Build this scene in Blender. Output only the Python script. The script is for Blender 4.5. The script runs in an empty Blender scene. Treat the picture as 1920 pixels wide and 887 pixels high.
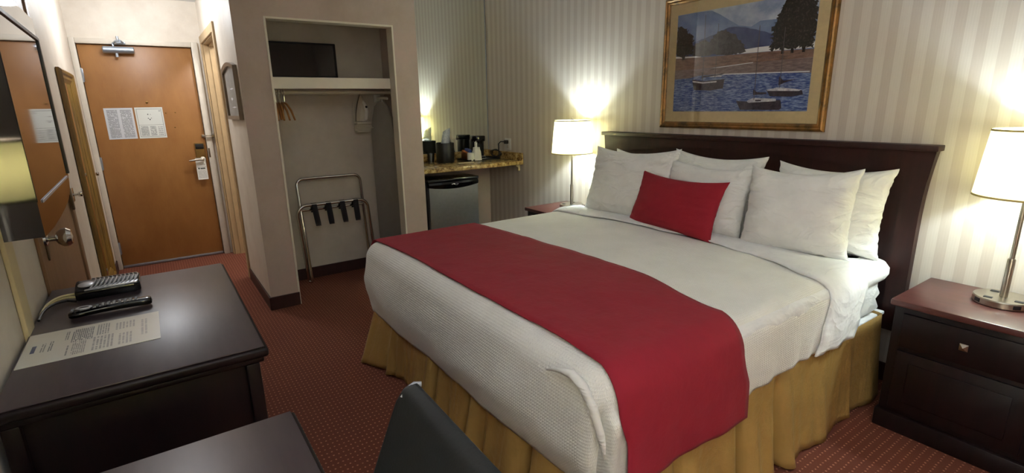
import bpy, bmesh, math, random
from mathutils import Vector, Matrix, noise, Euler

PI = math.pi
random.seed(7)
SC = bpy.context.scene
COL = SC.collection


# ---------------------------------------------------------------- materials
def lin(c):
    c = c / 255.0
    return c / 12.92 if c <= 0.04045 else ((c + 0.055) / 1.055) ** 2.4


def rgb(r, g, b):
    return (lin(r), lin(g), lin(b), 1.0)


class NT:
    """small node-tree writer"""

    def __init__(self, name):
        self.m = bpy.data.materials.new(name)
        self.m.use_nodes = True
        self.t = self.m.node_tree
        self.t.nodes.clear()
        self.out = self.t.nodes.new('ShaderNodeOutputMaterial')

    def n(self, typ, ins=None, **kw):
        nd = self.t.nodes.new(typ)
        for k, v in kw.items():
            setattr(nd, k, v)
        for k, v in (ins or {}).items():
            self.set(nd.inputs[k], v)
        return nd

    def set(self, sock, v):
        if isinstance(v, bpy.types.NodeSocket):
            self.t.links.new(v, sock)
        elif isinstance(v, bpy.types.Node):
            self.t.links.new(v.outputs[0], sock)
        else:
            sock.default_value = v

    def math(self, op, a, b=0.0, c=0.0):
        return self.n('ShaderNodeMath', {0: a, 1: b, 2: c}, operation=op).outputs[0]

    def mix(self, f, a, b):
        return self.n('ShaderNodeMixRGB', {0: f, 1: a, 2: b}).outputs[0]

    def coord(self, kind='Object'):
        return self.n('ShaderNodeTexCoord').outputs[kind]

    def pos(self):
        return self.n('ShaderNodeNewGeometry').outputs['Position']

    def noise(self, vec, scale, detail=3.0, rough=0.55):
        return self.n('ShaderNodeTexNoise', {'Vector': vec, 'Scale': scale, 'Detail': detail, 'Roughness': rough}).outputs[0]

    def vmul(self, vec, s):
        return self.n('ShaderNodeVectorMath', {0: vec, 1: s}, operation='MULTIPLY').outputs[0]

    def ramp(self, f, stops):
        r = self.n('ShaderNodeValToRGB', {0: f})
        e = r.color_ramp.elements
        while len(e) < len(stops):
            e.new(0.5)
        for el, (p, c) in zip(e, stops):
            el.position = p
            el.color = c
        return r.outputs[0]

    def bump(self, h, strength=0.3, dist=0.01):
        return self.n('ShaderNodeBump', {'Height': h, 'Strength': strength, 'Distance': dist}).outputs[0]

    def bsdf(self, col, rough=0.5, metal=0.0, normal=None, **extra):
        b = self.n('ShaderNodeBsdfPrincipled', {'Base Color': col, 'Roughness': rough, 'Metallic': metal})
        if normal is not None:
            self.set(b.inputs['Normal'], normal)
        for k, v in extra.items():
            self.set(b.inputs[k.replace('_', ' ')], v)
        self.t.links.new(b.outputs[0], self.out.inputs[0])
        return self.m


def plain(name, c, rough=0.5, metal=0.0, var=0.06, scale=14.0, bump=0.0, **ex):
    """a colour with a little procedural variation"""
    t = NT(name)
    v = t.coord()
    nz = t.noise(v, scale, 4)
    d = tuple(x * (1 - var) for x in c[:3]) + (1,)
    l = tuple(min(1, x * (1 + var)) for x in c[:3]) + (1,)
    col = t.ramp(nz, [(0.3, d), (0.7, l)])
    nm = t.bump(t.noise(v, scale * 8, 3), bump, 0.004) if bump else None
    return t.bsdf(col, rough, metal, nm, **ex)


MAT = {}


def build_materials():
    # striped wallpaper of the headboard wall
    t = NT('striped_wallpaper')
    p = t.pos()
    x = t.n('ShaderNodeSeparateXYZ', {0: p}).outputs[0]
    ph = t.math('FRACT', t.math('DIVIDE', t.math('ADD', x, 1.297 + 8.4), 0.084))
    wob = t.noise(t.vmul(p, (30, 30, 3)), 1.0, 3)
    st = t.math('GREATER_THAN', t.math('ADD', ph, t.math('MULTIPLY', t.math('SUBTRACT', wob, 0.5), 0.06)), 0.5)
    fine = t.noise(t.vmul(p, (160, 160, 12)), 1.0, 2)
    sub = t.math('GREATER_THAN', t.math('FRACT', t.math('DIVIDE', t.math('ADD', x, 20.0), 0.0105)), 0.55)
    a = t.mix(fine, rgb(186, 174, 163), rgb(196, 185, 174))
    b = t.mix(fine, rgb(201, 192, 181), rgb(211, 203, 193))
    col = t.mix(st, a, b)
    col = t.mix(t.math('MULTIPLY', sub, 0.07), col, rgb(170, 162, 140))
    blot = t.noise(p, 2.3, 3)
    col = t.mix(t.math('MULTIPLY', blot, 0.30), col, rgb(196, 182, 170))
    MAT['stripe'] = t.bsdf(col, 0.62, 0, t.bump(fine, 0.12, 0.002))

    # mottled vinyl wall covering
    t = NT('mottled_vinyl')
    p = t.pos()
    n1 = t.noise(p, 3.2, 5, 0.6)
    n2 = t.noise(p, 42, 4)
    col = t.ramp(n1, [(0.32, rgb(180, 162, 149)), (0.52, rgb(191, 175, 163)), (0.70, rgb(200, 174, 164))])
    col = t.mix(t.math('MULTIPLY', n2, 0.35), col, rgb(168, 152, 136))
    MAT['vinyl'] = t.bsdf(col, 0.6, 0, t.bump(t.noise(p, 120, 3), 0.15, 0.002))

    t = NT('mottled_vinyl_lit')  # same vinyl in a lighter tone, the hall's brightness put into its colour
    p = t.pos()
    n1 = t.noise(p, 4.0, 5, 0.6)
    n2 = t.noise(p, 60, 4)
    col = t.ramp(n1, [(0.32, rgb(206, 196, 182)), (0.6, rgb(219, 211, 198))])
    col = t.mix(t.math('MULTIPLY', n2, 0.25), col, rgb(200, 184, 166))
    MAT['cream'] = t.bsdf(col, 0.55, 0, t.bump(t.noise(p, 120, 3), 0.12, 0.002))

    t = NT('closet_paint')
    p = t.pos()
    n1 = t.noise(p, 5.0, 4, 0.6)
    col = t.ramp(n1, [(0.3, rgb(190, 181, 168)), (0.7, rgb(205, 196, 183))])
    MAT['closet'] = t.bsdf(col, 0.6)

    # carpet: red-brown loop pile with a grid of small tan dots
    t = NT('dotted_carpet')
    p = t.pos()
    s = t.n('ShaderNodeSeparateXYZ', {0: p})
    jx = t.noise(p, 40, 2)
    u = t.math('FRACT', t.math('ADD', t.math('DIVIDE', s.outputs[0], 0.0305), t.math('MULTIPLY', t.math('SUBTRACT', jx, .5), .35)))
    v = t.math('FRACT', t.math('ADD', t.math('DIVIDE', s.outputs[1], 0.0208), t.math('MULTIPLY', t.math('SUBTRACT', t.noise(p, 33, 2), .5), .35)))
    du = t.math('MULTIPLY', t.math('SUBTRACT', u, 0.5), 0.0305)
    dv = t.math('MULTIPLY', t.math('SUBTRACT', v, 0.5), 0.0208)
    d = t.math('SQRT', t.math('ADD', t.math('MULTIPLY', du, du), t.math('MULTIPLY', dv, dv)))
    dot = t.n('ShaderNodeMapRange', {0: d, 1: 0.0022, 2: 0.0046, 3: 1.0, 4: 0.0}).outputs[0]
    pile = t.noise(p, 420, 2)
    base = t.ramp(pile, [(0.25, rgb(80, 38, 22)), (0.75, rgb(128, 67, 41))])
    big = t.noise(p, 3.0, 3)
    base = t.mix(t.math('MULTIPLY', big, 0.35), base, rgb(96, 40, 32))
    col = t.mix(t.math('MULTIPLY', dot, 0.85), base, rgb(196, 134, 104))
    MAT['carpet'] = t.bsdf(col, 0.95, 0, t.bump(t.math('ADD', pile, dot), 0.5, 0.004))

    # varnished door veneer
    t = NT('door_veneer')
    v = t.pos()
    n1 = t.noise(t.vmul(v, (2.4, 2.4, 1.1)), 2.0, 5, 0.65)
    n2 = t.noise(t.vmul(v, (60, 60, 4)), 2.0, 3)
    n3 = t.noise(v, 2.6, 3)
    col = t.ramp(n1, [(0.3, rgb(144, 98, 50)), (0.7, rgb(168, 120, 66))])
    col = t.mix(t.math('MULTIPLY', n2, 0.30), col, rgb(126, 82, 40))
    col = t.mix(t.math('MULTIPLY', n3, 0.30), col, rgb(138, 86, 40))
    MAT['door'] = t.bsdf(col, 0.42, 0)

    def wood(name, dark, light, rough, grain=(5, 5, 0.7), coat=0.0, spec=0.5):
        t = NT(name)
        v = t.coord()
        n1 = t.noise(t.vmul(v, grain), 6.0, 5, 0.65)
        n2 = t.noise(v, 3.0, 2)
        col = t.ramp(n1, [(0.3, dark), (0.72, light)])
        col = t.mix(t.math('MULTIPLY', n2, 0.3), col, dark)
        return t.bsdf(col, rough, 0, t.bump(n1, 0.04, 0.002), Coat_Weight=coat, Coat_Roughness=0.2, Specular_IOR_Level=spec)

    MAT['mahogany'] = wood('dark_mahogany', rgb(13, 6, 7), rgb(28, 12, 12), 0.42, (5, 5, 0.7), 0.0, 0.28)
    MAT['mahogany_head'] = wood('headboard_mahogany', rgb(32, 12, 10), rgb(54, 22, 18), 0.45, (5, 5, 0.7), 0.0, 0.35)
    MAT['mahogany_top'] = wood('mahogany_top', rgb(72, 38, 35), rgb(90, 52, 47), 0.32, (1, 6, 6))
    MAT['laminate'] = wood('desk_laminate', rgb(60, 49, 53), rgb(76, 64, 67), 0.36, (1.0, 5, 5), 0.0, 0.75)
    MAT['baseboard'] = wood('dark_baseboard', rgb(46, 22, 18), rgb(64, 32, 26), 0.5)
    MAT['brown_door'] = wood('brown_paint_door', rgb(128, 98, 70), rgb(146, 114, 84), 0.5)
    MAT['beige_paint'] = plain('beige_door_paint', rgb(176, 150, 112), 0.5, var=0.05)
    MAT['hanger_wood'] = wood('hanger_wood', rgb(150, 98, 48), rgb(188, 134, 74), 0.4)
    MAT['gold_wood'] = wood('antique_gold_wood', rgb(88, 64, 22), rgb(150, 116, 48), 0.42)

    t = NT('gilt_moulding')
    v = t.pos()
    n1 = t.noise(v, 9, 5, 0.7)
    n2 = t.noise(v, 70, 4)
    col = t.ramp(n1, [(0.36, rgb(70, 52, 24)), (0.5, rgb(132, 94, 42)), (0.64, rgb(160, 108, 50))])
    col = t.mix(t.math('MULTIPLY', n2, 0.4), col, rgb(70, 44, 18))
    MAT['gilt'] = t.bsdf(col, 0.36, 0.45, t.bump(n2, 0.2, 0.002))

    # fabrics
    t = NT('waffle_cotton')
    u = t.coord('UV')
    s = t.n('ShaderNodeSeparateXYZ', {0: u})
    wx = t.math('SINE', t.math('MULTIPLY', s.outputs[0], 2 * PI / 0.011))
    wy = t.math('SINE', t.math('MULTIPLY', s.outputs[1], 2 * PI / 0.011))
    h = t.math('ADD', t.math('MULTIPLY', t.math('MAXIMUM', wx, wy), 0.6), t.noise(u, 60, 3))
    wr = t.noise(u, 7.0, 4, 0.6)
    col = t.ramp(t.noise(u, 5, 3), [(0.3, rgb(229, 228, 222)), (0.7, rgb(237, 236, 231))])
    nb = t.bump(h, 0.4, 0.004)
    n2 = t.n('ShaderNodeBump', {'Height': wr, 'Strength': 0.22, 'Distance': 0.02, 'Normal': nb}).outputs[0]
    MAT['waffle'] = t.bsdf(col, 0.9, 0, n2, Sheen_Weight=0.2)

    def cloth(name, c, rough=0.85, wscale=7.0, wstr=0.25, weave=380, sheen=0.15, crease=0.0, cs=(1, 1, 1)):
        t = NT(name)
        v = t.coord()
        w1 = t.noise(v, wscale, 4, 0.6)
        w2 = t.noise(v, weave, 2)
        d = tuple(x * 0.9 for x in c[:3]) + (1,)
        col = t.ramp(w1, [(0.3, d), (0.7, c)])
        nb = t.bump(w2, 0.2, 0.001)
        n2 = t.n('ShaderNodeBump', {'Height': w1, 'Strength': wstr, 'Distance': 0.02, 'Normal': nb}).outputs[0]
        if crease:
            r = t.n('ShaderNodeTexNoise', {'Vector': t.vmul(v, cs), 'Scale': 5.0, 'Detail': 3.0, 'Roughness': 0.5, 'Distortion': 1.2}).outputs[0]
            r = t.math('SUBTRACT', 1.0, t.math('ABSOLUTE', t.math('MULTIPLY_ADD', r, 2.0, -1.0)))
            n2 = t.n('ShaderNodeBump', {'Height': t.math('POWER', r, 5.0), 'Strength': crease, 'Distance': 0.012, 'Normal': n2}).outputs[0]
        return t.bsdf(col, rough, 0, n2, Sheen_Weight=sheen)

    MAT['cotton'] = cloth('white_cotton', rgb(236, 235, 231), 0.85, 9, 0.4, crease=0.45, cs=(0.7, 1, 1.6))
    MAT['sheet'] = cloth('white_sheet', rgb(236, 236, 236), 0.85, 10, 0.35, crease=0.3, cs=(1, 0.7, 1.5))
    MAT['red'] = cloth('crimson_cloth', rgb(142, 8, 36), 0.85, 16, 0.2, 300, 0.02)
    MAT['red_pillow'] = cloth('crimson_pillow_cloth', rgb(146, 6, 32), 0.85, 12, 0.2, 300, 0.02)
    MAT['satin'] = cloth('gold_satin', rgb(170, 136, 78), 0.34, 9, 0.5, 200, 0.0, crease=0.10, cs=(2.0, 2.0, 0.7))
    MAT['strap'] = cloth('black_webbing', rgb(26, 22, 26), 0.8, 40, 0.1)
    MAT['board_cover'] = cloth('grey_board_cover', rgb(146, 140, 130), 0.9, 14, 0.1)

    t = NT('lamp_shade_linen')
    v = t.coord()
    col = t.mix(t.noise(t.vmul(v, (90, 90, 260)), 1.0, 2), rgb(244, 236, 200), rgb(250, 244, 214))
    df = t.n('ShaderNodeBsdfDiffuse', {0: col})
    tr = t.n('ShaderNodeBsdfTranslucent', {0: t.mix(0.8, col, rgb(252, 232, 160))})
    mx = t.n('ShaderNodeMixShader', {0: 0.20, 1: df, 2: tr})
    t.t.links.new(mx.outputs[0], t.out.inputs[0])
    MAT['shade'] = t.m
    t = NT('yellow_lamp_shade')
    v = t.coord()
    col = t.mix(t.noise(t.vmul(v, (90, 90, 160)), 1.0, 2), rgb(236, 208, 116), rgb(246, 224, 140))
    mx = t.n('ShaderNodeMixShader', {0: 0.045, 1: t.n('ShaderNodeBsdfDiffuse', {0: rgb(238, 236, 228)}), 2: t.n('ShaderNodeBsdfTranslucent', {0: col})})
    t.t.links.new(mx.outputs[0], t.out.inputs[0])
    MAT['yellow_shade'] = t.m
    MAT['shade_trim'] = plain('shade_trim_cloth', rgb(196, 176, 112), 0.8)

    MAT['nickel'] = plain('brushed_nickel', rgb(176, 168, 154), 0.3, 1.0, 0.05, 60)
    MAT['chrome'] = plain('polished_chrome', rgb(206, 204, 200), 0.12, 1.0, 0.02)
    MAT['steel_door'] = plain('grey_steel_panel', rgb(138, 136, 136), 0.34, 0.75, 0.05, 40)
    MAT['aluminium'] = plain('closer_aluminium', rgb(168, 178, 190), 0.35, 0.8, 0.04)
    MAT['brass'] = plain('dull_brass', rgb(134, 104, 58), 0.4, 0.8, 0.08)
    MAT['bronze'] = plain('dark_bronze', rgb(96, 80, 62), 0.4, 0.5, 0.08)
    MAT['picture_bronze'] = plain('picture_bronze', rgb(122, 106, 86), 0.45, 0.2, 0.08)
    MAT['black'] = plain('black_plastic', rgb(20, 19, 21), 0.4, 0, 0.05)
    MAT['black_gloss'] = plain('glossy_black_plastic', rgb(9, 8, 10), 0.07, 0, 0.02)
    MAT['screen'] = plain('glossy_black_screen', rgb(6, 6, 8), 0.04, 0, 0.02)
    MAT['vinyl_black'] = plain('charcoal_vinyl', rgb(29, 31, 32), 0.5, 0, 0.06, 20, 0.12)
    MAT['silver'] = plain('silver_plastic', rgb(182, 184, 190), 0.32, 0.3, 0.04)
    MAT['grey_key'] = plain('grey_rubber', rgb(118, 118, 122), 0.5)
    MAT['white_paint'] = plain('white_trim_paint', rgb(224, 218, 202), 0.45, 0, 0.03)
    MAT['white_frame'] = plain('grey_white_frame_paint', rgb(206, 198, 184), 0.45, 0, 0.05)
    MAT['cream_strip'] = plain('cream_strip_paint', rgb(206, 190, 150), 0.5, 0, 0.04)
    MAT['ceiling'] = plain('ceiling_white', rgb(224, 225, 226), 0.8, 0, 0.02, 30)
    MAT['white_plastic'] = plain('white_plastic', rgb(226, 224, 218), 0.4, 0, 0.02)
    MAT['ivory_plastic'] = plain('ivory_plastic', rgb(206, 198, 182), 0.4, 0, 0.04)
    MAT['paper'] = plain('white_paper', rgb(228, 226, 218), 0.7, 0, 0.02)
    MAT['foam_cup'] = plain('white_foam', rgb(222, 222, 214), 0.6, 0, 0.03)
    MAT['amber'] = plain('amber_wrappers', rgb(170, 92, 30), 0.4, 0, 0.3, 60)
    MAT['blue_pack'] = plain('blue_packets', rgb(36, 62, 140), 0.4, 0, 0.3, 60)
    MAT['pink_pack'] = plain('pink_packets', rgb(206, 120, 110), 0.4, 0, 0.2, 60)
    MAT['mat_board'] = plain('tan_mat_board', rgb(226, 204, 158), 0.8, 0, 0.05, 40)
    MAT['cable_cream'] = plain('cream_cable', rgb(196, 184, 140), 0.5)

    t = NT('mirror_glass')
    MAT['mirror'] = t.bsdf((0.86, 0.9, 0.82, 1), 0.0, 1.0)

    def clear(name, ior, tint, rough=0.0):
        t = NT(name)
        fr = t.n('ShaderNodeFresnel', {0: ior})
        tp = t.n('ShaderNodeBsdfTransparent', {0: tint})
        gl = t.n('ShaderNodeBsdfGlossy', {0: (1, 1, 1, 1), 1: rough})
        mx = t.n('ShaderNodeMixShader', {0: fr, 1: tp, 2: gl})
        t.t.links.new(mx.outputs[0], t.out.inputs[0])
        return t.m

    MAT['glass'] = clear('picture_glass', 1.38, (0.97, 0.97, 0.97, 1))
    MAT['clear_plastic'] = clear('clear_plastic', 1.6, (0.82, 0.86, 0.88, 1), 0.1)
    t = NT('plastic_liner')
    v = t.coord()
    nz = t.noise(v, 70, 4)
    tp = t.n('ShaderNodeBsdfTransparent', {0: (0.9, 0.93, 0.97, 1)})
    pr = t.n('ShaderNodeBsdfPrincipled', {'Base Color': rgb(205, 212, 224), 'Roughness': 0.25, 'Normal': t.bump(nz, 0.6, 0.01)})
    mx = t.n('ShaderNodeMixShader', {0: t.math('ADD', 0.35, t.math('MULTIPLY', nz, 0.5)), 1: tp, 2: pr})
    t.t.links.new(mx.outputs[0], t.out.inputs[0])
    MAT['liner'] = t.m

    t = NT('granite')
    p = t.pos()
    n1 = t.noise(p, 26, 6, 0.7)
    vo = t.n('ShaderNodeTexVoronoi', {'Vector': p, 'Scale': 75.0}).outputs['Distance']
    col = t.ramp(n1, [(0.30, rgb(58, 42, 26)), (0.42, rgb(140, 108, 62)), (0.56, rgb(196, 166, 104)), (0.70, rgb(214, 194, 146))])
    sp = t.math('LESS_THAN', t.math('ADD', vo, t.math('MULTIPLY', n1, 0.55)), 0.50)
    col = t.mix(t.math('MULTIPLY', sp, 0.75), col, rgb(52, 38, 24))
    MAT['granite'] = t.bsdf(col, 0.18)

    # flat picture paints
    def paint(name, c1, c2, scale=14.0, stretch=(1, 1, 1), lo=0.35, hi=0.65):
        t = NT(name)
        v = t.pos()
        nz = t.noise(t.vmul(v, stretch), scale, 5, 0.65)
        return t.bsdf(t.ramp(nz, [(lo, c1), (hi, c2)]), 0.85)

    MAT['p_sky'] = paint('painted_sky', rgb(156, 172, 204), rgb(224, 231, 241), 5, (1, 1, 1.4))
    MAT['p_farhill'] = paint('painted_far_hill', rgb(120, 142, 188), rgb(149, 169, 204), 12)
    MAT['p_hill'] = paint('painted_blue_hill', rgb(66, 80, 128), rgb(92, 104, 146), 16)
    MAT['p_tree'] = paint('painted_tree', rgb(38, 34, 32), rgb(112, 100, 92), 85, (1, 1, 1), 0.52, 0.74)
    MAT['p_bush'] = paint('painted_bush', rgb(58, 56, 58), rgb(96, 94, 94), 45)
    MAT['p_snow'] = paint('painted_bright_shore', rgb(255, 255, 255), rgb(255, 255, 255), 30)
    MAT['p_field'] = paint('painted_field', rgb(122, 96, 86), rgb(172, 138, 122), 20, (1, 1, 4))
    MAT['p_mud'] = paint('painted_mudflat', rgb(123, 106, 106), rgb(169, 149, 142), 22, (1, 1, 5))
    MAT['p_water'] = paint('painted_water', rgb(60, 87, 156), rgb(208, 227, 255), 40, (0.8, 1, 4.5), 0.42, 0.78)
    MAT['p_hull'] = paint('painted_hull', rgb(56, 53, 68), rgb(88, 82, 93), 40)
    MAT['p_deck'] = paint('painted_deck', rgb(195, 195, 204), rgb(255, 255, 255), 50)
    MAT['p_mast'] = paint('painted_mast', rgb(93, 88, 93), rgb(119, 113, 116), 40)
    MAT['p_faded'] = paint('faded_print', rgb(146, 140, 132), rgb(164, 158, 150), 14)

    # printed sheets: blocks = (u0, v0, u1, v1, lines, darkness)
    def printed(name, blocks, ground, ink, extra=(), gloss=0.25):
        t = NT(name)
        uv = t.coord('UV')
        s = t.n('ShaderNodeSeparateXYZ', {0: uv})
        u, v = s.outputs[0], s.outputs[1]
        total = None
        for (u0, v0, u1, v1, nl, dk) in blocks:
            inu = t.math('MULTIPLY', t.math('GREATER_THAN', u, u0), t.math('LESS_THAN', u, u1))
            inv = t.math('MULTIPLY', t.math('GREATER_THAN', v, v0), t.math('LESS_THAN', v, v1))
            vv = t.math('MULTIPLY', t.math('SUBTRACT', v, v0), nl / (v1 - v0))
            ln = t.math('LESS_THAN', t.math('FRACT', vv), 0.58)
            cell = t.n('ShaderNodeCombineXYZ', {0: t.math('MULTIPLY', u, 16.0), 1: t.math('MULTIPLY', t.math('FLOOR', vv), 3.7)})
            wd = t.math('GREATER_THAN', t.noise(cell, 1.6, 2), 0.42)
            k = t.math('MULTIPLY', t.math('MULTIPLY', inu, inv), t.math('MULTIPLY', t.math('MULTIPLY', ln, wd), dk))
            total = k if total is None else t.math('MAXIMUM', total, k)
        col = t.mix(total, ground, ink)
        for (u0, v0, u1, v1, c) in extra:
            inu = t.math('MULTIPLY', t.math('GREATER_THAN', u, u0), t.math('LESS_THAN', u, u1))
            inv = t.math('MULTIPLY', t.math('GREATER_THAN', v, v0), t.math('LESS_THAN', v, v1))
            col = t.mix(t.math('MULTIPLY', inu, inv), col, c)
        return t.bsdf(col, gloss)

    wht = rgb(206, 208, 208)
    ink = rgb(96, 98, 104)
    MAT['rules_print'] = printed('rules_print', [(0.08, 0.05, 0.45, 0.95, 26, 0.75), (0.55, 0.05, 0.93, 0.95, 26, 0.75)], rgb(198, 202, 208), ink)
    e = []
    bd = rgb(120, 124, 122)
    for a in ((0.05, 0.05, 0.95, 0.062), (0.05, 0.94, 0.95, 0.952), (0.05, 0.05, 0.064, 0.952), (0.936, 0.05, 0.95, 0.952), (0.06, 0.43, 0.94, 0.438)):
        e.append(a + (bd,))
    for a in ((0.42, 0.76, 0.46, 0.79), (0.52, 0.76, 0.54, 0.78), (0.42, 0.63, 0.45, 0.66), (0.47, 0.59, 0.51, 0.63), (0.53, 0.64, 0.56, 0.66)):
        e.append(a + (rgb(66, 68, 70),))
    MAT['plan_print'] = printed('plan_print', [(0.10, 0.09, 0.38, 0.40, 12, 0.8), (0.44, 0.09, 0.66, 0.40, 12, 0.8), (0.72, 0.09, 0.9, 0.40, 5, 0.5), (0.84, 0.86, 0.92, 0.92, 2, 0.6)],
                               rgb(208, 212, 208), ink, e)
    MAT['tag_print'] = printed('tag_print', [(0.12, 0.66, 0.88, 0.76, 3, 0.6), (0.1, 0.08, 0.9, 0.44, 7, 0.45)], rgb(226, 226, 220), ink,
                              [(0.05, 0.585, 0.95, 0.60, rgb(120, 124, 120)), (0.16, 0.48, 0.30, 0.56, rgb(60, 70, 62)), (0.36, 0.48, 0.84, 0.55, rgb(96, 100, 98))])
    MAT['guide_print'] = printed('guide_print',
                                [(0.10, 0.52, 0.52, 0.68, 11, 0.95), (0.54, 0.56, 0.92, 0.66, 7, 0.7), (0.12, 0.70, 0.40, 0.73, 2, 0.8), (0.60, 0.68, 0.9, 0.70, 1, 0.8),
                                 (0.08, 0.40, 0.45, 0.50, 5, 0.75), (0.50, 0.36, 0.92, 0.52, 6, 0.65), (0.15, 0.20, 0.40, 0.36, 6, 0.6), (0.55, 0.22, 0.92, 0.33, 4, 0.6),
                                 (0.2, 0.1, 0.75, 0.16, 2, 0.5), (0.35, 0.80, 0.66, 0.83, 2, 0.9), (0.38, 0.85, 0.64, 0.885, 2, 0.7)],
                                rgb(210, 207, 194), rgb(108, 108, 110), [(0.40, 0.915, 0.62, 0.945, rgb(76, 84, 116))])


# ---------------------------------------------------------------- mesh helpers
class MB:
    """collects shapes in one bmesh, then links them as ONE mesh object"""

    def __init__(self):
        self.bm = bmesh.new()
        self.uv = None

    def poly(self, pts):
        vs = [self.bm.verts.new(p) for p in pts]
        return self.bm.faces.new(vs)

    def box(self, x0, y0, z0, x1, y1, z1, bev=0.0, seg=2):
        x0, x1 = min(x0, x1), max(x0, x1)
        y0, y1 = min(y0, y1), max(y0, y1)
        z0, z1 = min(z0, z1), max(z0, z1)
        v = [self.bm.verts.new(p) for p in ((x0, y0, z0), (x1, y0, z0), (x1, y1, z0), (x0, y1, z0), (x0, y0, z1), (x1, y0, z1), (x1, y1, z1), (x0, y1, z1))]
        fs = [self.bm.faces.new([v[i] for i in f]) for f in ((0, 3, 2, 1), (4, 5, 6, 7), (0, 1, 5, 4), (1, 2, 6, 5), (2, 3, 7, 6), (3, 0, 4, 7))]
        if bev:
            es = {e for f in fs for e in f.edges}
            bmesh.ops.bevel(self.bm, geom=list(es), offset=bev, segments=seg, profile=0.5, affect='EDGES')
        return self

    def prism(self, pts, vec, bev=0.0):
        """closed polygon pts (3-D, planar) pushed along vec"""
        vec = Vector(vec)
        a = [self.bm.verts.new(p) for p in pts]
        b = [self.bm.verts.new(Vector(p) + vec) for p in pts]
        n = len(pts)
        fs = [self.bm.faces.new(a), self.bm.faces.new(b[::-1])]
        for i in range(n):
            fs.append(self.bm.faces.new((a[i], b[i], b[(i + 1) % n], a[(i + 1) % n])))
        if bev:
            es = {e for f in fs[:2] for e in f.edges}
            bmesh.ops.bevel(self.bm, geom=list(es), offset=bev, segments=2, profile=0.5, affect='EDGES')
        return self

    def tube(self, path, r, seg=10, cap=True, closed=False):
        pts = [Vector(p) for p in path]
        n = len(pts)
        rs = r if isinstance(r, (list, tuple)) else [r] * n
        rings = []
        up = None
        for i, p in enumerate(pts):
            if closed:
                d = pts[(i + 1) % n] - pts[i - 1]
            else:
                d = pts[min(i + 1, n - 1)] - pts[max(i - 1, 0)]
            d.normalize()
            if up is None:
                up = Vector((0, 0, 1)) if abs(d.z) < 0.9 else Vector((1, 0, 0))
            s = d.cross(up)
            if s.length < 1e-6:
                s = d.cross(Vector((0, 1, 0)))
            s.normalize()
            up = s.cross(d).normalized()
            rings.append([self.bm.verts.new(p + (s * math.cos(a) + up * math.sin(a)) * rs[i]) for a in (2 * PI * k / seg for k in range(seg))])
        m = n if closed else n - 1
        for i in range(m):
            A, B = rings[i], rings[(i + 1) % n]
            for k in range(seg):
                self.bm.faces.new((A[k], A[(k + 1) % seg], B[(k + 1) % seg], B[k]))
        if cap and not closed:
            self.bm.faces.new(rings[0][::-1])
            self.bm.faces.new(rings[-1])
        return self

    def lathe(self, prof, c=(0, 0, 0), axis='Z', seg=32, cap=True, sx=1.0, sy=1.0):
        """profile [(radius, height)] turned about an axis through c"""
        c = Vector(c)
        rings = []
        for r, h in prof:
            ring = []
            for k in range(seg):
                a = 2 * PI * k / seg
                x, y = r * math.cos(a) * sx, r * math.sin(a) * sy
                p = {'Z': (x, y, h), 'X': (h, x, y), 'Y': (y, h, x)}[axis]
                ring.append(self.bm.verts.new(c + Vector(p)))
            rings.append(ring)
        for A, B in zip(rings, rings[1:]):
            for k in range(seg):
                self.bm.faces.new((A[k], A[(k + 1) % seg], B[(k + 1) % seg], B[k]))
        if cap:
            self.bm.faces.new(rings[0][::-1])
            self.bm.faces.new(rings[-1])
        return self

    def ball(self, c, r, sx=1, sy=1, sz=1, seg=20):
        m = Matrix.Translation(c) @ Matrix.Diagonal((r * sx, r * sy, r * sz, 1))
        bmesh.ops.create_uvsphere(self.bm, u_segments=seg, v_segments=seg // 2, radius=1, matrix=m)
        return self

    def grid(self, nu, nv, fn, uvfn=None, flip=False):
        """fn(i, j) -> point"""
        V = [[self.bm.verts.new(fn(i, j)) for j in range(nv)] for i in range(nu)]
        if uvfn and self.uv is None:
            self.uv = self.bm.loops.layers.uv.new('UVMap')
        for i in range(nu - 1):
            for j in range(nv - 1):
                q = [(i, j), (i + 1, j), (i + 1, j + 1), (i, j + 1)]
                if flip:
                    q = q[::-1]
                f = self.bm.faces.new([V[a][b] for a, b in q])
                if uvfn:
                    for lp, (a, b) in zip(f.loops, q):
                        lp[self.uv].uv = uvfn(a, b)
        return self

    def xf(self, M):
        bmesh.ops.transform(self.bm, matrix=M, verts=self.bm.verts)
        return self

    def build(self, name, mat, parent=None, smooth=True, solid=0.0, sub=0, local=False, angle=0.6, normals=True):
        bm = self.bm
        if normals:
            bmesh.ops.recalc_face_normals(bm, faces=bm.faces)
        me = bpy.data.meshes.new(name)
        if parent is not None and not local:
            off = Vector(parent.get('_at', (0, 0, 0)))
            bmesh.ops.translate(bm, vec=-off, verts=bm.verts)
        bm.to_mesh(me)
        bm.free()
        mats = mat if isinstance(mat, (list, tuple)) else [mat]
        for m in mats:
            me.materials.append(MAT[m] if isinstance(m, str) else m)
        if smooth:
            for p in me.polygons:
                p.use_smooth = True
            me.set_sharp_from_angle(angle=angle)
        o = bpy.data.objects.new(name, me)
        COL.objects.link(o)
        if parent is not None:
            o.parent = parent
            o['_at'] = list(parent.get('_at', (0, 0, 0)))
        if solid:
            md = o.modifiers.new('thickness', 'SOLIDIFY')
            md.thickness = solid
            md.offset = 0.0
        if sub:
            md = o.modifiers.new('smooth', 'SUBSURF')
            md.levels = md.render_levels = sub
        return o


def thing(name, label, cat, at=(0, 0, 0), group=None, rotz=0.0):
    o = bpy.data.objects.new(name, None)
    COL.objects.link(o)
    o.location = at
    o.rotation_euler = (0, 0, rotz)
    o.empty_display_size = 0.05
    o['_at'] = list(at)
    return tag(o, label, cat, group)


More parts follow.
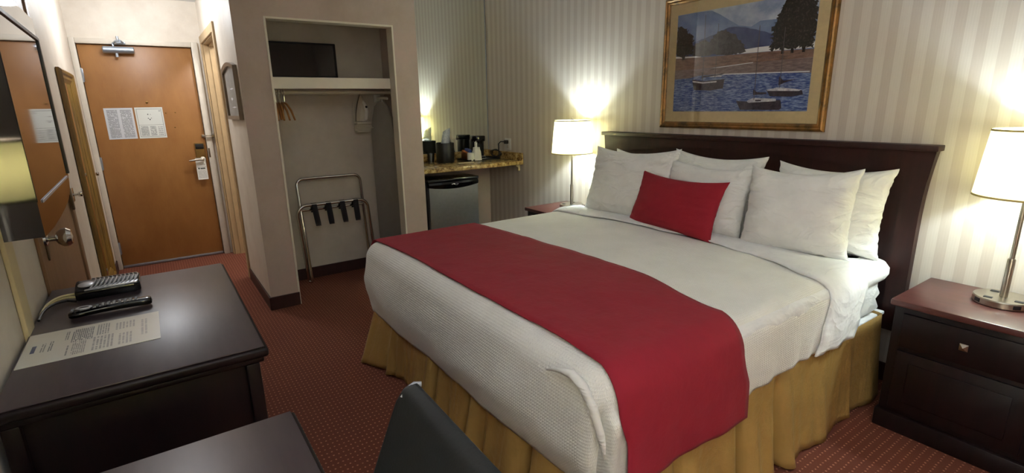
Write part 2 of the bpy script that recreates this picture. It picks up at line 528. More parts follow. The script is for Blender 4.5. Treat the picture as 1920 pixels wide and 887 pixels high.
def tag(o, label, cat, group=None):
    o['label'] = label
    o['category'] = cat
    if group:
        o['group'] = group
    return o


def structure(o):
    o['kind'] = 'structure'
    return o


def dup(root, at, label, group=None, rotz=None):
    r = root.copy()
    COL.objects.link(r)
    r.location = at
    if rotz is not None:
        r.rotation_euler = (0, 0, rotz)
    r['label'] = label
    if group:
        r['group'] = group
    for ch in list(root.children):
        c = ch.copy()
        COL.objects.link(c)
        c.parent = r
        for g in list(ch.children):
            d = g.copy()
            COL.objects.link(d)
            d.parent = c
    return r


def arc(c, r, a0, a1, n, plane='YZ', x=0.0):
    out = []
    for k in range(n + 1):
        a = a0 + (a1 - a0) * k / n
        p, q = c[0] + r * math.cos(a), c[1] + r * math.sin(a)
        out.append({'YZ': (x, p, q), 'XZ': (p, x, q), 'XY': (p, q, x)}[plane])
    return out


def sheet(mb, o, du, dv, nrm, th):
    """a thin sheet with UVs on its face: corner o, edges du and dv, thickness th along nrm"""
    o, du, dv, nrm = Vector(o), Vector(du), Vector(dv), Vector(nrm)
    mb.uv = mb.uv or mb.bm.loops.layers.uv.new('UVMap')
    top = [o + nrm * th, o + du + nrm * th, o + du + dv + nrm * th, o + dv + nrm * th]
    bot = [p - nrm * th for p in top]
    T = [mb.bm.verts.new(p) for p in top]
    B = [mb.bm.verts.new(p) for p in bot]
    f = mb.bm.faces.new(T)
    for lp, c in zip(f.loops, ((0, 0), (1, 0), (1, 1), (0, 1))):
        lp[mb.uv].uv = c
    mb.bm.faces.new(B[::-1])
    for i in range(4):
        mb.bm.faces.new((T[i], B[i], B[(i + 1) % 4], T[(i + 1) % 4]))
    return mb


def fbm(x, y, z=0.0):
    return noise.fractal(Vector((x, y, z)), 1.0, 2.0, 4)


# ---------------------------------------------------------------- room shell
XD, YL, YB, ZC = -5.987, -0.42, 3.0, 2.76      # entry wall, left wall, headboard wall, ceiling
YH, XC, XM = 0.571, -3.984, -4.74              # hall side wall, closet front, mirror wall
XR = 2.2


def build_room():
    b = MB().box(-6.2, YL - 0.12, -0.08, XR + 0.1, YB + 0.12, 0.0)
    structure(b.build('floor', 'carpet', smooth=False))
    b = MB().box(-6.2, YL - 0.12, ZC, XR + 0.1, YB + 0.12, ZC + 0.08)
    structure(b.build('ceiling', 'ceiling', smooth=False))
    b = MB().box(-6.119, YL + 0.001, 2.44, XC - 0.001, YH - 0.001, ZC - 0.001).box(-6.119, 0.6722, 2.44, -4.841, 1.899, ZC - 0.001).box(-4.569, 0.6722, 2.44, -4.081, 1.799, ZC - 0.001)
    structure(b.build('ceiling_hall', 'ceiling', smooth=False))
    b = MB().box(-6.2, YL - 0.12, 0, XR + 0.1, YL, ZC)
    structure(b.build('wall_left', 'cream', smooth=False))
    b = MB().box(XM - 0.10, YB, 0, XR + 0.1, YB + 0.12, ZC)
    structure(b.build('wall_back', 'stripe', smooth=False))
    b = MB().box(XR, YL, 0, XR + 0.1, YB, ZC)
    structure(b.build('wall_right', 'vinyl', smooth=False))
    # entry wall with the door hole
    b = MB()
    b.box(-6.12, YL, 0, XD, -0.40, ZC).box(-6.12, 0.505, 0, XD, YH, ZC).box(-6.12, -0.40, 2.06, XD, 0.505, ZC)
    b.box(-6.19, YL, 0, -6.12, YH, ZC)
    structure(b.build('wall_entry', 'cream', smooth=False))
    # hall side wall with the bathroom doorway
    b = MB()
    b.box(-6.19, YH, 0, -5.90, 0.67, ZC).box(-4.96, YH, 0, XC, 0.67, ZC).box(-5.90, YH, 2.07, -4.96, 0.67, ZC)
    structure(b.build('wall_hall', 'cream', smooth=False))
    # closet front with its opening, its right cheek and its back
    b = MB()
    b.box(-4.08, 0.6712, 0, XC, 0.775, ZC).box(-4.08, 1.668, 0, XC, 1.87, ZC).box(-4.08, 0.775, 2.045, XC, 1.668, ZC)
    b.box(XM, 1.80, 0, -4.08, 1.87, ZC)
    structure(b.build('wall_closet_front', 'vinyl', smooth=False))
    b = MB().box(-3.985, YH + 0.0005, 0, XC + 0.0006, 0.672, ZC)
    structure(b.build('wall_closet_corner', 'vinyl', smooth=False))
    b = MB().box(XM, 0.6705, 0, -4.57, 1.80, ZC)
    structure(b.build('wall_closet_back', 'closet', smooth=False))
    b = MB().box(XM - 0.10, 1.801, 0, XM, YB, ZC)
    structure(b.build('wall_niche', 'vinyl', smooth=False))
    # bathroom shell behind the doorway
    b = MB().box(-6.19, 0.67, 0, -6.12, 1.9, ZC).box(-6.19, 1.9, 0, XM - 0.10, 1.97, ZC)
    structure(b.build('wall_bathroom', 'cream', smooth=False))

    # baseboards
    def bb(name, *boxes):
        m = MB()
        for q in boxes:
            m.box(*q, bev=0.004)
        structure(m.build(name, 'baseboard', smooth=False))
    bb('baseboard_back', (XM + 0.003, YB - 0.014, 0, XR, YB - 0.0005, 0.10))
    bb('baseboard_closet', (XC + 0.0008, YH - 0.012, 0, XC + 0.013, 0.772, 0.10), (XC + 0.0008, 1.672, 0, XC + 0.013, 1.87, 0.10))
    bb('baseboard_hall', (-4.875, YH - 0.013, 0, XC + 0.013, YH - 0.0004, 0.10), (-5.975, YH - 0.013, 0, -5.96, YH - 0.0004, 0.10))
    bb('baseboard_closet_back', (-4.5695, 0.6715, 0, -4.557, 1.799, 0.10))
    bb('baseboard_niche', (XM + 0.0004, 1.872, 0, XM + 0.013, YB - 0.015, 0.10))
    bb('baseboard_left', (-5.95, YL + 0.0004, 0, -5.38, YL + 0.013, 0.10), (-4.55, YL + 0.0004, 0, -3.83, YL + 0.013, 0.10))
    # white bead round the closet opening
    b = MB()
    b.box(-4.085, 0.763, 0, XC + 0.005, 0.777, 2.057, 0.002).box(-4.085, 1.666, 0, XC + 0.005, 1.680, 2.057, 0.002).box(-4.085, 0.777, 2.043, XC + 0.005, 1.666, 2.057, 0.002)
    structure(b.build('trim_1', 'white_paint', smooth=False))
    # bathroom doorway casing, jambs and stop
    b = MB()
    y0, y1 = YH - 0.016, YH - 0.0005
    b.box(-4.955, y0, 0, -4.885, y1, 2.13, 0.003).box(-5.965, y0, 0, -5.895, y1, 2.13, 0.003).box(-5.895, y0, 2.06, -4.955, y1, 2.13, 0.003)
    b.box(-5.899, YH, 0, -5.882, 0.69, 2.068).box(-4.978, YH, 0, -4.961, 0.69, 2.068).box(-5.882, YH, 2.052, -4.978, 0.69, 2.068)
    b.box(-5.882, 0.618, 0, -5.868, 0.655, 2.052, 0.002).box(-4.992, 0.618, 0, -4.978, 0.655, 2.052, 0.002).box(-5.868, 0.618, 2.038, -4.992, 0.655, 2.052, 0.002)
    structure(b.build('trim_2', 'beige_paint', smooth=False))


# ---------------------------------------------------------------- entry door and hall things
def build_entry():
    d = structure(bpy.data.objects.new('door_1', None))
    COL.objects.link(d)
    d['_at'] = [0, 0, 0]
    d['label'] = 'orange-brown veneered entry door at the end of the hall'
    MB().box(-6.045, -0.372, 0.012, -6.0, 0.474, 2.028, 0.003).build('door_slab', 'door', d)
    f = MB()
    f.box(-6.06, -0.419, 0, -5.962, -0.377, 2.078, 0.004).box(-6.06, 0.479, 0, -5.962, 0.532, 2.078, 0.004).box(-6.06, -0.377, 2.033, -5.962, 0.479, 2.078, 0.004)
    f.build('door_frame', 'white_frame', d)
    f = MB()
    f.box(-6.0, -0.372, 0.004, -5.99, 0.474, 0.028, 0.003)
    f.build('door_sweep', 'aluminium', d)
    for z in (1.77, 1.0, 0.20):
        h = MB()
        h.box(-5.998, -0.384, z - 0.055, -5.987, -0.362, z + 0.055, 0.002)
        h.lathe([(0.007, -0.06), (0.007, 0.06)], (-5.975, -0.373, z), seg=12)
        h.build('hinge', 'aluminium', d)
    # closer across the head of the door
    c = MB()
    c.lathe([(0.02, -0.115), (0.03, -0.108), (0.03, 0.108), (0.02, 0.115)], (-5.955, -0.083, 1.985), axis='Y', seg=24)
    c.box(-6.0, -0.16, 1.965, -5.95, -0.01, 2.005, 0.004)
    c.lathe([(0.012, 0), (0.012, 0.04)], (-5.955, -0.10, 1.925), seg=14)
    c = c.build('door_closer', 'aluminium', d)
    a = MB()
    a.tube([(-5.955, -0.115, 2.015), (-5.955, -0.115, 2.04), (-5.90, -0.09, 2.055), (-5.89, -0.06, 2.06)], 0.008)
    a.tube([(-5.89, -0.06, 2.06), (-5.955, -0.035, 2.045)], 0.007)
    a.tube([(-5.955, -0.075, 2.06), (-5.955, -0.075, 2.10)], 0.010)
    a.box(-5.962, -0.09, 2.035, -5.945, -0.025, 2.055, 0.003)
    a.build('closer_arm', 'aluminium', c)
    # lock with dark reader window, lever handle
    l = MB().box(-6.0, 0.372, 0.94, -5.985, 0.455, 1.145, 0.006).build('lock_plate', 'brass', d)
    MB().box(-5.986, 0.378, 1.085, -5.98, 0.449, 1.135, 0.004).build('card_reader', 'black', l)
    h = MB()
    h.lathe([(0.026, 0), (0.024, 0.012), (0.012, 0.018), (0.012, 0.05)], (-5.986, 0.425, 0.985), axis='X', seg=20)
    h.tube([(-5.94, 0.425, 0.985), (-5.935, 0.40, 0.985), (-5.935, 0.34, 0.982), (-5.942, 0.305, 0.978)], [0.010, 0.010, 0.009, 0.007], 12)
    h.build('lever_handle', 'nickel', d)
    g = MB()
    g.tube([(-5.955, 0.548, 1.215), (-5.935, 0.50, 1.215), (-5.94, 0.465, 1.213)], 0.006)
    g.tube([(-5.955, 0.548, 1.200), (-5.935, 0.50, 1.200), (-5.94, 0.465, 1.200)], 0.006)
    g.box(-5.962, 0.535, 1.185, -5.95, 0.56, 1.23, 0.002)
    g.box(-6.0, 0.448, 1.195, -5.975, 0.47, 1.222, 0.002)
    g.build('door_guard', 'nickel', d)
    MB().box(-5.9625, 0.482, 1.0, -5.957, 0.496, 1.09, 0.002).build('strike_plate', 'bronze', d)
    MB().lathe([(0.010, 0), (0.010, 0.006), (0.005, 0.008)], (-6.0, 0.052, 1.535), axis='X', seg=14).build('peephole', 'brass', d)
    m = MB()
    for y, z in ((0.186, 1.435), (0.262, 1.438), (0.24, 1.30)):
        m.lathe([(0.006, 0), (0.004, 0.003)], (-6.0, y, z), axis='X', seg=10)
    m.build('screw_caps', 'brass', d)
    # laminated notices
    m = MB()
    sheet(m, (-6.0, -0.279, 1.211), (0, 0.213, 0), (0, 0, 0.277), (1, 0, 0), 0.002)
    tag(m.build('paper_notice', 'rules_print', smooth=False), 'white notice in two dense text columns on the entry door, hinge side', 'notice')
    m = MB()
    sheet(m, (-6.0, -0.052, 1.209), (0, 0.216, 0), (0, 0, 0.281), (1, 0, 0), 0.002)
    tag(m.build('floor_plan_notice', 'plan_print', smooth=False), 'bordered evacuation plan notice with small diagram on the entry door', 'notice')
    # hanger tag on the lever
    m = MB()
    sheet(m, (-5.962, 0.357, 0.787), (0, 0.088, 0), (0, 0, 0.212), (1, 0, 0), 0.0015)
    tag(m.build('door_hanger_tag', 'tag_print', smooth=False), 'white card tag hanging on the entry door lever', 'door tag')

    # connecting door in the left wall, behind the desk
    d = structure(bpy.data.objects.new('door_2', None))
    COL.objects.link(d)
    d['_at'] = [0, 0, 0]
    d['label'] = 'brown connecting door in the left wall behind the desk'
    MB().box(-3.72, YL + 0.0005, 0.01, -2.645, YL + 0.012, 2.03, 0.002).build('door_slab', 'brown_door', d)
    f = MB()
    f.box(-3.80, YL + 0.0005, 0, -3.722, YL + 0.022, 2.10, 0.004)
    f.build('door_casing', 'brown_door', d)
    k = MB()
    k.lathe([(0.03, 0), (0.028, 0.008), (0.012, 0.014), (0.011, 0.035), (0.026, 0.042), (0.038, 0.058), (0.039, 0.074), (0.029, 0.088), (0.0, 0.092)], (-2.77, YL + 0.012, 0.952), axis='Y', seg=28, cap=False)
    k.build('door_knob', 'chrome', d)
    MB().box(-2.785, YL + 0.012, 0.865, -2.755, YL + 0.018, 0.935, 0.002).build('latch_plate', 'bronze', d)
    MB().box(-3.735, YL + 0.02, 0.93, -3.70, YL + 0.032, 1.05, 0.003).build('hinge', 'bronze', d)
    s = MB()
    s.box(-2.235, YL + 0.0005, 0, -2.135, YL + 0.014, ZC - 0.001, 0.004)
    structure(s.build('trim_3', 'cream_strip', smooth=False))

    # full-length mirror with antique gold frame
    t = thing('wall_mirror', 'tall narrow antique-gold framed mirror on the hall wall near the entry door', 'mirror', (-4.96, YL, 0.12))
    x0, x1, z0, z1, w = -5.36, -4.575, 0.12, 1.745, 0.085
    frame_profile('frame', 'gold_wood', t, (x0, z0, x1, z1), w, [(0.0, 0.004), (0.0, 0.022), (0.014, 0.034), (0.030, 0.030), (0.040, 0.020), (0.058, 0.020), (0.072, 0.012), (w, 0.008), (w, 0.002)], YL, 1)
    MB().box(x0 + 0.07, YL + 0.001, z0 + 0.07, x1 - 0.07, YL + 0.006, z1 - 0.07).build('mirror_glass', 'mirror', t, smooth=False)
    # little chrome catches on the left wall
    for i, (x, z, lab) in enumerate(((-4.03, 0.975, 'small chrome door stop on left wall between desk and gold mirror'), (-5.45, 0.96, 'small chrome door stop on left wall between gold mirror and entry door'))):
        b = MB()
        b.box(x - 0.03, YL - 0.001, z - 0.04, x + 0.03, YL + 0.006, z + 0.04, 0.002)
        b.tube([(x, YL + 0.005, z), (x, YL + 0.03, z)], 0.008)
        b.box(x - 0.015, YL + 0.028, z - 0.012, x + 0.015, YL + 0.05, z + 0.014, 0.003)
        tag(b.build('door_stop', 'chrome'), lab, 'door stop', 'chrome catches on the left wall')

    # small arched picture on the hall side wall
    t = thing('small_picture', 'small faded print in a bronze frame beside the bathroom doorway', 'picture', (-4.35, YH, 1.38))
    xs0, xs1, zz0, zz1 = -4.66, -4.045, 1.383, 1.745
    out, inn = [], []
    for k in range(13):
        u = k / 12
        out.append((xs0 + (xs1 - xs0) * u, zz1 + 0.035 * math.sin(PI * u)))
        inn.append((xs0 + 0.026 + (xs1 - xs0 - 0.052) * u, zz1 - 0.026 + 0.035 * math.sin(PI * u)))
    loop_o = [(xs0, zz0)] + out + [(xs1, zz0)]
    loop_i = [(xs0 + 0.026, zz0 + 0.026)] + inn + [(xs1 - 0.026, zz0 + 0.026)]
    b = MB()
    n = len(loop_o)
    ya, yb = YH - 0.001, YH - 0.028
    R = [[b.bm.verts.new((x, y, z)) for x, z in lp] for lp, y in ((loop_o, ya), (loop_o, yb), (loop_i, yb + 0.004), (loop_i, ya))]
    for A, B in zip(R, R[1:] + R[:1]):
        for i in range(n):
            b.bm.faces.new((A[i], A[(i + 1) % n], B[(i + 1) % n], B[i]))
    b.build('frame', 'picture_bronze', t, smooth=False)
    b = MB()
    b.prism([(x, YH - 0.003, z) for x, z in loop_i], (0, -0.006, 0))
    b.build('print', 'p_faded', t, smooth=False)
    b = MB()
    for (x, z, w, h) in ((-4.36, 1.60, 0.10, 0.006), (-4.40, 1.53, 0.05, 0.012), (-4.34, 1.47, 0.12, 0.005)):
        b.prism([(x - w, YH - 0.010, z), (x, YH - 0.010, z - h), (x + w, YH - 0.010, z), (x, YH - 0.010, z + h)], (0, 0.001, 0))
    b.build('print_marks', 'p_deck', t, smooth=False)

    # hall ceiling light and bathroom ceiling light
    for (x, y, lab) in ((-5.16, 0.075, 'round frosted ceiling light in the entry hall'), (-5.2, 1.0, 'round frosted ceiling light inside the bathroom')):
        t = thing('ceiling_light', lab, 'ceiling light', (x, y, 2.44))
        MB().lathe([(0.13, -0.02), (0.135, 0.0)], (x, y, 2.44), seg=32).build('light_base', 'nickel', t)
        nt = NT('frosted_lamp_glass')
        em = nt.n('ShaderNodeEmission', {0: (1, 0.97, 0.92, 1), 1: 3.0})
        nt.t.links.new(em.outputs[0], nt.out.inputs[0])
        MB().lathe([(0.0, -0.08), (0.06, -0.074), (0.10, -0.055), (0.12, -0.02)], (x, y, 2.44), seg=32, cap=False).build('glass_dome', nt.m, t)


def frame_profile(name, mat, parent, rect, w, prof, yw, sgn):
    """mitred picture-frame moulding on a wall y = yw; prof = [(distance in from the outer edge, depth off the wall)]"""
    x0, z0, x1, z1 = rect
    b = MB()
    loops = []
    for d, h in prof:
        y = yw + sgn * h
        loops.append([b.bm.verts.new(p) for p in ((x0 + d, y, z0 + d), (x1 - d, y, z0 + d), (x1 - d, y, z1 - d), (x0 + d, y, z1 - d))])
    for A, B in zip(loops, loops[1:] + loops[:1]):
        for i in range(4):
            b.bm.faces.new((A[i], A[(i + 1) % 4], B[(i + 1) % 4], B[i]))
    return b.build(name, mat, parent, angle=0.3)


# ---------------------------------------------------------------- framed harbour picture
def build_picture():
    t = thing('framed_painting', 'large gilt-framed harbour scene with moored boats above the headboard', 'painting', (-1.9, YB, 1.276))
    rect = (-2.458, 1.276, -1.357, 2.106)
    frame_profile('frame', 'gilt', t, rect, 0.042, [(0, 0.001), (0, 0.012), (0.006, 0.022), (0.014, 0.026), (0.021, 0.020), (0.030, 0.021), (0.037, 0.016), (0.042, 0.012), (0.042, 0.001)], YB, -1)
    y0 = YB - 0.0085
    MB().box(-2.430, y0, 1.305, -1.386, YB - 0.001, 2.077).build('mat_board', 'mat_board', t, smooth=False)
    U0, W, V0, H = -2.354, 0.894, 1.385, 0.612
    names = ['p_sky', 'p_farhill', 'p_hill', 'p_tree', 'p_bush', 'p_snow', 'p_field', 'p_mud', 'p_water', 'p_hull', 'p_deck', 'p_mast']
    b = MB()
    lay = [0]

    def pg(m, pts, jag=0.0, n=1):
        lay[0] += 1
        y = y0 - 0.0004 - 0.00006 * lay[0]
        if jag:
            q = []
            for i, (u, v) in enumerate(pts):
                u2, v2 = pts[(i + 1) % len(pts)]
                for k in range(n):
                    f = k / n
                    q.append((u + (u2 - u) * f + random.uniform(-jag, jag), v + (v2 - v) * f + random.uniform(-jag, jag)))
            pts = q
        pts = [(min(1, max(0, u)), min(1, max(0, v))) for u, v in pts]
        f = b.poly([(U0 + W * u, y, V0 + H * v) for u, v in pts])
        f.material_index = names.index(m)
        if f.normal.y > 0:
            f.normal_flip()

    pg('p_sky', [(0, 0.4), (1, 0.4), (1, 1), (0, 1)])
    pg('p_farhill', [(0, 0.995), (0.142, 1.0), (0.281, 0.99), (0.345, 0.943), (0.419, 0.877), (0.492, 0.813), (0.583, 0.784), (0.643, 0.826), (0.746, 0.82), (1, 0.843), (1, 0.5), (0, 0.5)])
    pg('p_hill', [(0.0, 0.70), (0.152, 0.707), (0.272, 0.743), (0.401, 0.802), (0.493, 0.807), (0.583, 0.769), (0.714, 0.705), (0.80, 0.69), (0.80, 0.55), (0, 0.55)], 0.006, 4)
    pg('p_snow', [(0.5, 0.579), (0.649, 0.592), (1, 0.593), (1, 0.54), (0.5, 0.549)])
    pg('p_snow', [(0.0, 0.58), (0.219, 0.562), (0.217, 0.544), (0.0, 0.561)])
    pg('p_field', [(0, 0.559), (0.232, 0.549), (0.464, 0.545), (0.747, 0.542), (1, 0.53), (1, 0.42), (0, 0.42)])
    pg('p_tree', [(0.0, 0.885), (0.064, 0.861), (0.113, 0.807), (0.135, 0.78), (0.145, 0.707), (0.15, 0.586), (0.072, 0.577), (0.0, 0.592)], 0.014, 12)
    pg('p_tree', [(0.05, 0.59), (0.06, 0.54), (0.078, 0.54), (0.085, 0.59)])
    pg('p_bush', [(0.14, 0.57), (0.16, 0.68), (0.22, 0.72), (0.27, 0.70), (0.30, 0.56)], 0.010, 5)
    pg('p_bush', [(0.257, 0.57), (0.287, 0.702), (0.332, 0.769), (0.402, 0.787), (0.474, 0.738), (0.538, 0.636), (0.559, 0.561), (0.464, 0.544)], 0.010, 6)
    pg('p_tree', [(0.735, 0.551), (0.729, 0.634), (0.735, 0.756), (0.754, 0.831), (0.787, 0.916), (0.822, 0.98), (0.886, 1.0), (0.961, 0.985), (0.999, 0.88), (1.0, 0.67), (0.994, 0.551), (0.864, 0.556)], 0.016, 13)
    for u in (0.80, 0.86, 0.93):
        pg('p_tree', [(u, 0.57), (u, 0.51), (u + 0.018, 0.51), (u + 0.018, 0.57)])
    pg('p_mud', [(0, 0.438), (0.2, 0.436), (0.376, 0.443), (0.669, 0.458), (1, 0.462), (1, 0.30), (0, 0.30)])
    pg('p_snow', [(0.30, 0.434), (0.376, 0.440), (0.62, 0.459), (0.62, 0.453), (0.376, 0.433)])
    pg('p_water', [(0, 0), (1, 0), (1, 0.33), (0.7, 0.352), (0.428, 0.37), (0.204, 0.366), (0.138, 0.346), (0, 0.342)])
    pg('p_snow', [(0.35, 0.372), (0.99, 0.347), (0.99, 0.338), (0.35, 0.362)])
    for i in range(16):
        u = 0.66 + i * 0.012
        pg('p_mast', [(u, 0.475), (u + 0.002, 0.475), (u + 0.002, 0.50), (u, 0.50)])
    pg('p_hull', [(0.156, 0.33), (0.247, 0.307), (0.42, 0.318), (0.414, 0.228), (0.316, 0.211), (0.178, 0.223)])
    pg('p_deck', [(0.16, 0.318), (0.25, 0.298), (0.36, 0.304), (0.36, 0.290), (0.25, 0.284), (0.164, 0.302)])
    pg('p_deck', [(0.305, 0.355), (0.36, 0.365), (0.40, 0.352), (0.395, 0.342), (0.305, 0.345)])
    pg('p_hull', [(0.24, 0.40), (0.25, 0.36), (0.42, 0.372), (0.40, 0.362), (0.25, 0.345), (0.236, 0.33)])
    pg('p_hull', [(0.522, 0.102), (0.609, 0.093), (0.738, 0.105), (0.83, 0.102), (0.841, 0.031), (0.826, 0.013), (0.557, 0.015)])
    pg('p_deck', [(0.60, 0.10), (0.64, 0.125), (0.74, 0.120), (0.80, 0.112), (0.80, 0.092), (0.61, 0.082)])
    pg('p_hull', [(0.66, 0.108), (0.70, 0.108), (0.70, 0.094), (0.66, 0.094)])
    pg('p_hull', [(0.729, 0.197), (0.852, 0.192), (0.959, 0.183), (0.966, 0.146), (0.897, 0.13), (0.756, 0.139)])
    pg('p_deck', [(0.735, 0.198), (0.80, 0.216), (0.87, 0.206), (0.955, 0.19), (0.94, 0.178), (0.735, 0.188)])
    pg('p_hull', [(0.639, 0.208), (0.668, 0.179), (0.732, 0.175), (0.733, 0.159), (0.642, 0.154)])
    pg('p_hull', [(0.804, 0.318), (0.836, 0.275), (0.914, 0.284), (0.839, 0.254), (0.807, 0.234)])
    for u0, v0, u1, v1, w in ((0.247, 0.307, 0.236, 0.96, 0.0022), (0.346, 0.331, 0.344, 0.856, 0.0018), (0.651, 0.107, 0.646, 0.785, 0.0022), (0.816, 0.213, 0.813, 0.741, 0.0020)):
        pg('p_mast', [(u0 - w, v0), (u0 + w, v0), (u1 + w, v1), (u1 - w, v1)])
    b.build('harbour_scene', names, t, smooth=False, normals=False)
    MB().box(-2.418, YB - 0.0138, 1.316, -1.397, YB - 0.0132, 2.066).build('glass_pane', 'glass', t, smooth=False)


# ---------------------------------------------------------------- closet
def build_closet():
    t = thing('closet_shelf', 'white painted closet shelf with hanging rod below', 'shelf', (-4.33, 1.23, 1.60))
    MB().box(-4.568, 0.674, 1.652, -4.098, 1.798, 1.670, 0.002).build('shelf_board', 'white_paint', t, smooth=False)
    MB().box(-4.098, 0.674, 1.592, -4.082, 1.798, 1.672, 0.003).build('fascia', 'white_paint', t, smooth=False)
    b = MB()
    b.tube([(-4.33, 0.674, 1.572), (-4.33, 1.798, 1.572)], 0.016, 14)
    b.build('hanging_rod', 'ivory_plastic', t)
    for y in (0.674, 1.778):
        MB().box(-4.37, y, 1.54, -4.29, y + 0.02, 1.652, 0.003).build('rod_bracket', 'ivory_plastic', t)

    # old flat screen lying on the shelf
    t = thing('spare_television', 'black flat television stored on the closet shelf', 'television', (-4.46, 1.05, 1.67))
    b = MB()
    b.box(-4.50, 0.68, 1.672, -4.455, 1.372, 1.955, 0.006)
    b.build('casing', 'black', t)
    b = MB()
    b.box(-4.456, 0.70, 1.70, -4.4535, 1.35, 1.94)
    b.build('screen', 'screen', t, smooth=False)

    # wooden hangers on the rod
    base = None
    for i, (y, rz) in enumerate(((0.846, -0.25), (0.866, -0.15), (0.886, -0.06), (0.906, 0.02))):
        at = (-4.33, y, 1.572)
        lab = ['wooden coat hanger on the rod nearest the closet side wall', 'wooden coat hanger second along the rod from the side wall',
               'wooden coat hanger third along the rod from the side wall', 'wooden coat hanger farthest from the side wall on the rod'][i]
        if base is None:
            base = thing('coat_hanger', lab, 'coat hanger', at, 'wooden hangers on the closet rod', rz)
            h = MB()
            pts = [(0.0, 0, 0.018 - 0.13 + 0.0)]
            hook = [(0, 0, -0.075), (0, 0, -0.03)] + [(0.018 * math.sin(a), 0, 0.003 + 0.018 * -math.cos(a)) for a in [0.3 + 0.5 * k for k in range(9)]]
            h.tube(hook, 0.003, 8)
            h.build('hook', 'chrome', base, local=True)
            h = MB()
            for s in (-1, 1):
                h.tube([(0, 0, -0.075), (s * 0.05, 0.004, -0.088), (s * 0.13, 0.01, -0.135), (s * 0.20, 0.012, -0.20)], [0.007, 0.008, 0.008, 0.007], 10)
            h.build('shoulder_bar', 'hanger_wood', base, local=True)
        else:
            dup(base, at, lab, rotz=rz)

    # iron parked nose-up in its wall holder, cord wrapped beneath
    t = thing('steam_iron', 'cream steam iron parked nose up on the closet wall', 'iron', (-4.50, 1.56, 1.33))
    xw = -4.552

    def outline(z0, z1, hw, n=9):
        L, Rr = [], []
        for k in range(n):
            u = k / (n - 1)
            w = hw * (math.cos(u * PI / 2) ** 0.9 if u < 1 else 0.0)
            z = z0 + (z1 - z0) * u
            L.append((-w, z))
            Rr.append((w, z))
        return L[:-1] + [Rr[-1]] + Rr[:-1][::-1]
    ol = outline(1.335, 1.562, 0.052)
    cy = 1.562
    b = MB().prism([(xw + 0.02, cy + y, z) for y, z in ol], (0.012, 0, 0))
    b.build('soleplate', 'bronze', t)
    b = MB()
    rings = []
    for dx, k in ((0.012, 0.96), (0.03, 0.92), (0.05, 0.78), (0.065, 0.55)):
        rings.append([b.bm.verts.new((xw + 0.02 + dx, cy + y * k, 1.335 + (z - 1.335) * (0.5 + 0.5 * k))) for y, z in ol])
    for A, B in zip(rings, rings[1:]):
        for i in range(len(A)):
            b.bm.faces.new((A[i], A[(i + 1) % len(A)], B[(i + 1) % len(A)], B[i]))
    b.bm.faces.new(rings[0][::-1])
    b.bm.faces.new(rings[-1])
    b.build('body', 'ivory_plastic', t)
    b = MB()
    b.tube([(xw + 0.07, cy + 0.005, 1.50), (xw + 0.105, cy + 0.012, 1.475), (xw + 0.115, cy + 0.016, 1.42), (xw + 0.10, cy + 0.014, 1.36), (xw + 0.06, cy + 0.01, 1.345)], [0.013, 0.014, 0.014, 0.014, 0.016], 12)
    b.build('handle', 'white_plastic', t)
    b = MB()
    b.lathe([(0.011, 0), (0.009, 0.01)], (xw + 0.115, cy + 0.016, 1.455), axis='X', seg=12)
    b.build('temperature_dial', 'black', t)
    h = thing('iron_holder', 'ivory wall holder under the iron with its cord wrapped', 'iron holder', (-4.56, 1.56, 1.25))
    b = MB()
    b.box(-4.5565, cy - 0.062, 1.24, -4.545, cy + 0.062, 1.40, 0.004)
    b.box(-4.552, cy - 0.062, 1.315, -4.47, cy + 0.062, 1.332, 0.004)
    b.box(-4.552, cy - 0.062, 1.245, -4.485, cy + 0.062, 1.256, 0.003)
    for s in (-1, 1):
        b.tube([(-4.54, cy + s * 0.058, 1.33), (-4.50, cy + s * 0.075, 1.42), (-4.54, cy + s * 0.06, 1.50)], 0.004)
    b.build('bracket', 'ivory_plastic', h)
    b = MB()
    for k in range(5):
        pts = []
        for j in range(26):
            a = 2 * PI * j / 26
            pts.append((-4.505 + 0.010 * math.sin(a * 2 + k), cy + 0.075 * math.cos(a) + random.uniform(-.006, .006), 1.285 + 0.006 * (k - 2) + 0.018 * math.sin(a)))
        b.tube(pts, 0.0035, 6, closed=True)
    b.tube([(-4.50, cy + 0.06, 1.28), (-4.49, cy + 0.10, 1.275), (-4.50, cy + 0.12, 1.29)], 0.0035, 6)
    b.build('wrapped_cord', 'ivory_plastic', h)

    # ironing board hung in the corner
    t = thing('ironing_board', 'grey ironing board hung upright in the closet corner', 'ironing board', (-4.42, 1.72, 0.12))
    A = Vector((-4.535, 1.655, 0))
    Bv = Vector((-4.315, 1.785, 0))
    w = (Bv - A).length
    dx = (Bv - A).normalized()
    nrm = Vector((-dx.y, dx.x, 0))
    if nrm.x < 0:
        nrm = -nrm
    nrm = Vector((dx.y, -dx.x, 0))
    mid = (A + Bv) / 2
    pts = []
    for u, z in ((-0.5, 0.14), (-0.5, 0.9), (-0.47, 1.2), (-0.40, 1.36), (-0.28, 1.455), (-0.12, 1.495), (0.12, 1.495), (0.28, 1.455), (0.40, 1.36), (0.47, 1.2), (0.5, 0.9), (0.5, 0.14)):
        p = mid + dx * (u * w)
        pts.append((p.x, p.y, z))
    MB().prism(pts, nrm * 0.028, 0.006).build('padded_cover', 'board_cover', t)
    b = MB()
    for s in (-0.3, 0.3):
        p = mid + dx * (s * w) - nrm * 0.015
        b.tube([(p.x, p.y, 0.10), (p.x, p.y, 1.25)], 0.009, 10)
    b.build('folded_legs', 'ivory_plastic', t)
    b = MB()
    p = mid
    b.tube([(-4.562, p.y + 0.01, 1.525), (-4.49, p.y + 0.005, 1.528), (p.x, p.y, 1.528), (p.x + 0.05, p.y + 0.03, 1.522)], 0.011, 10)
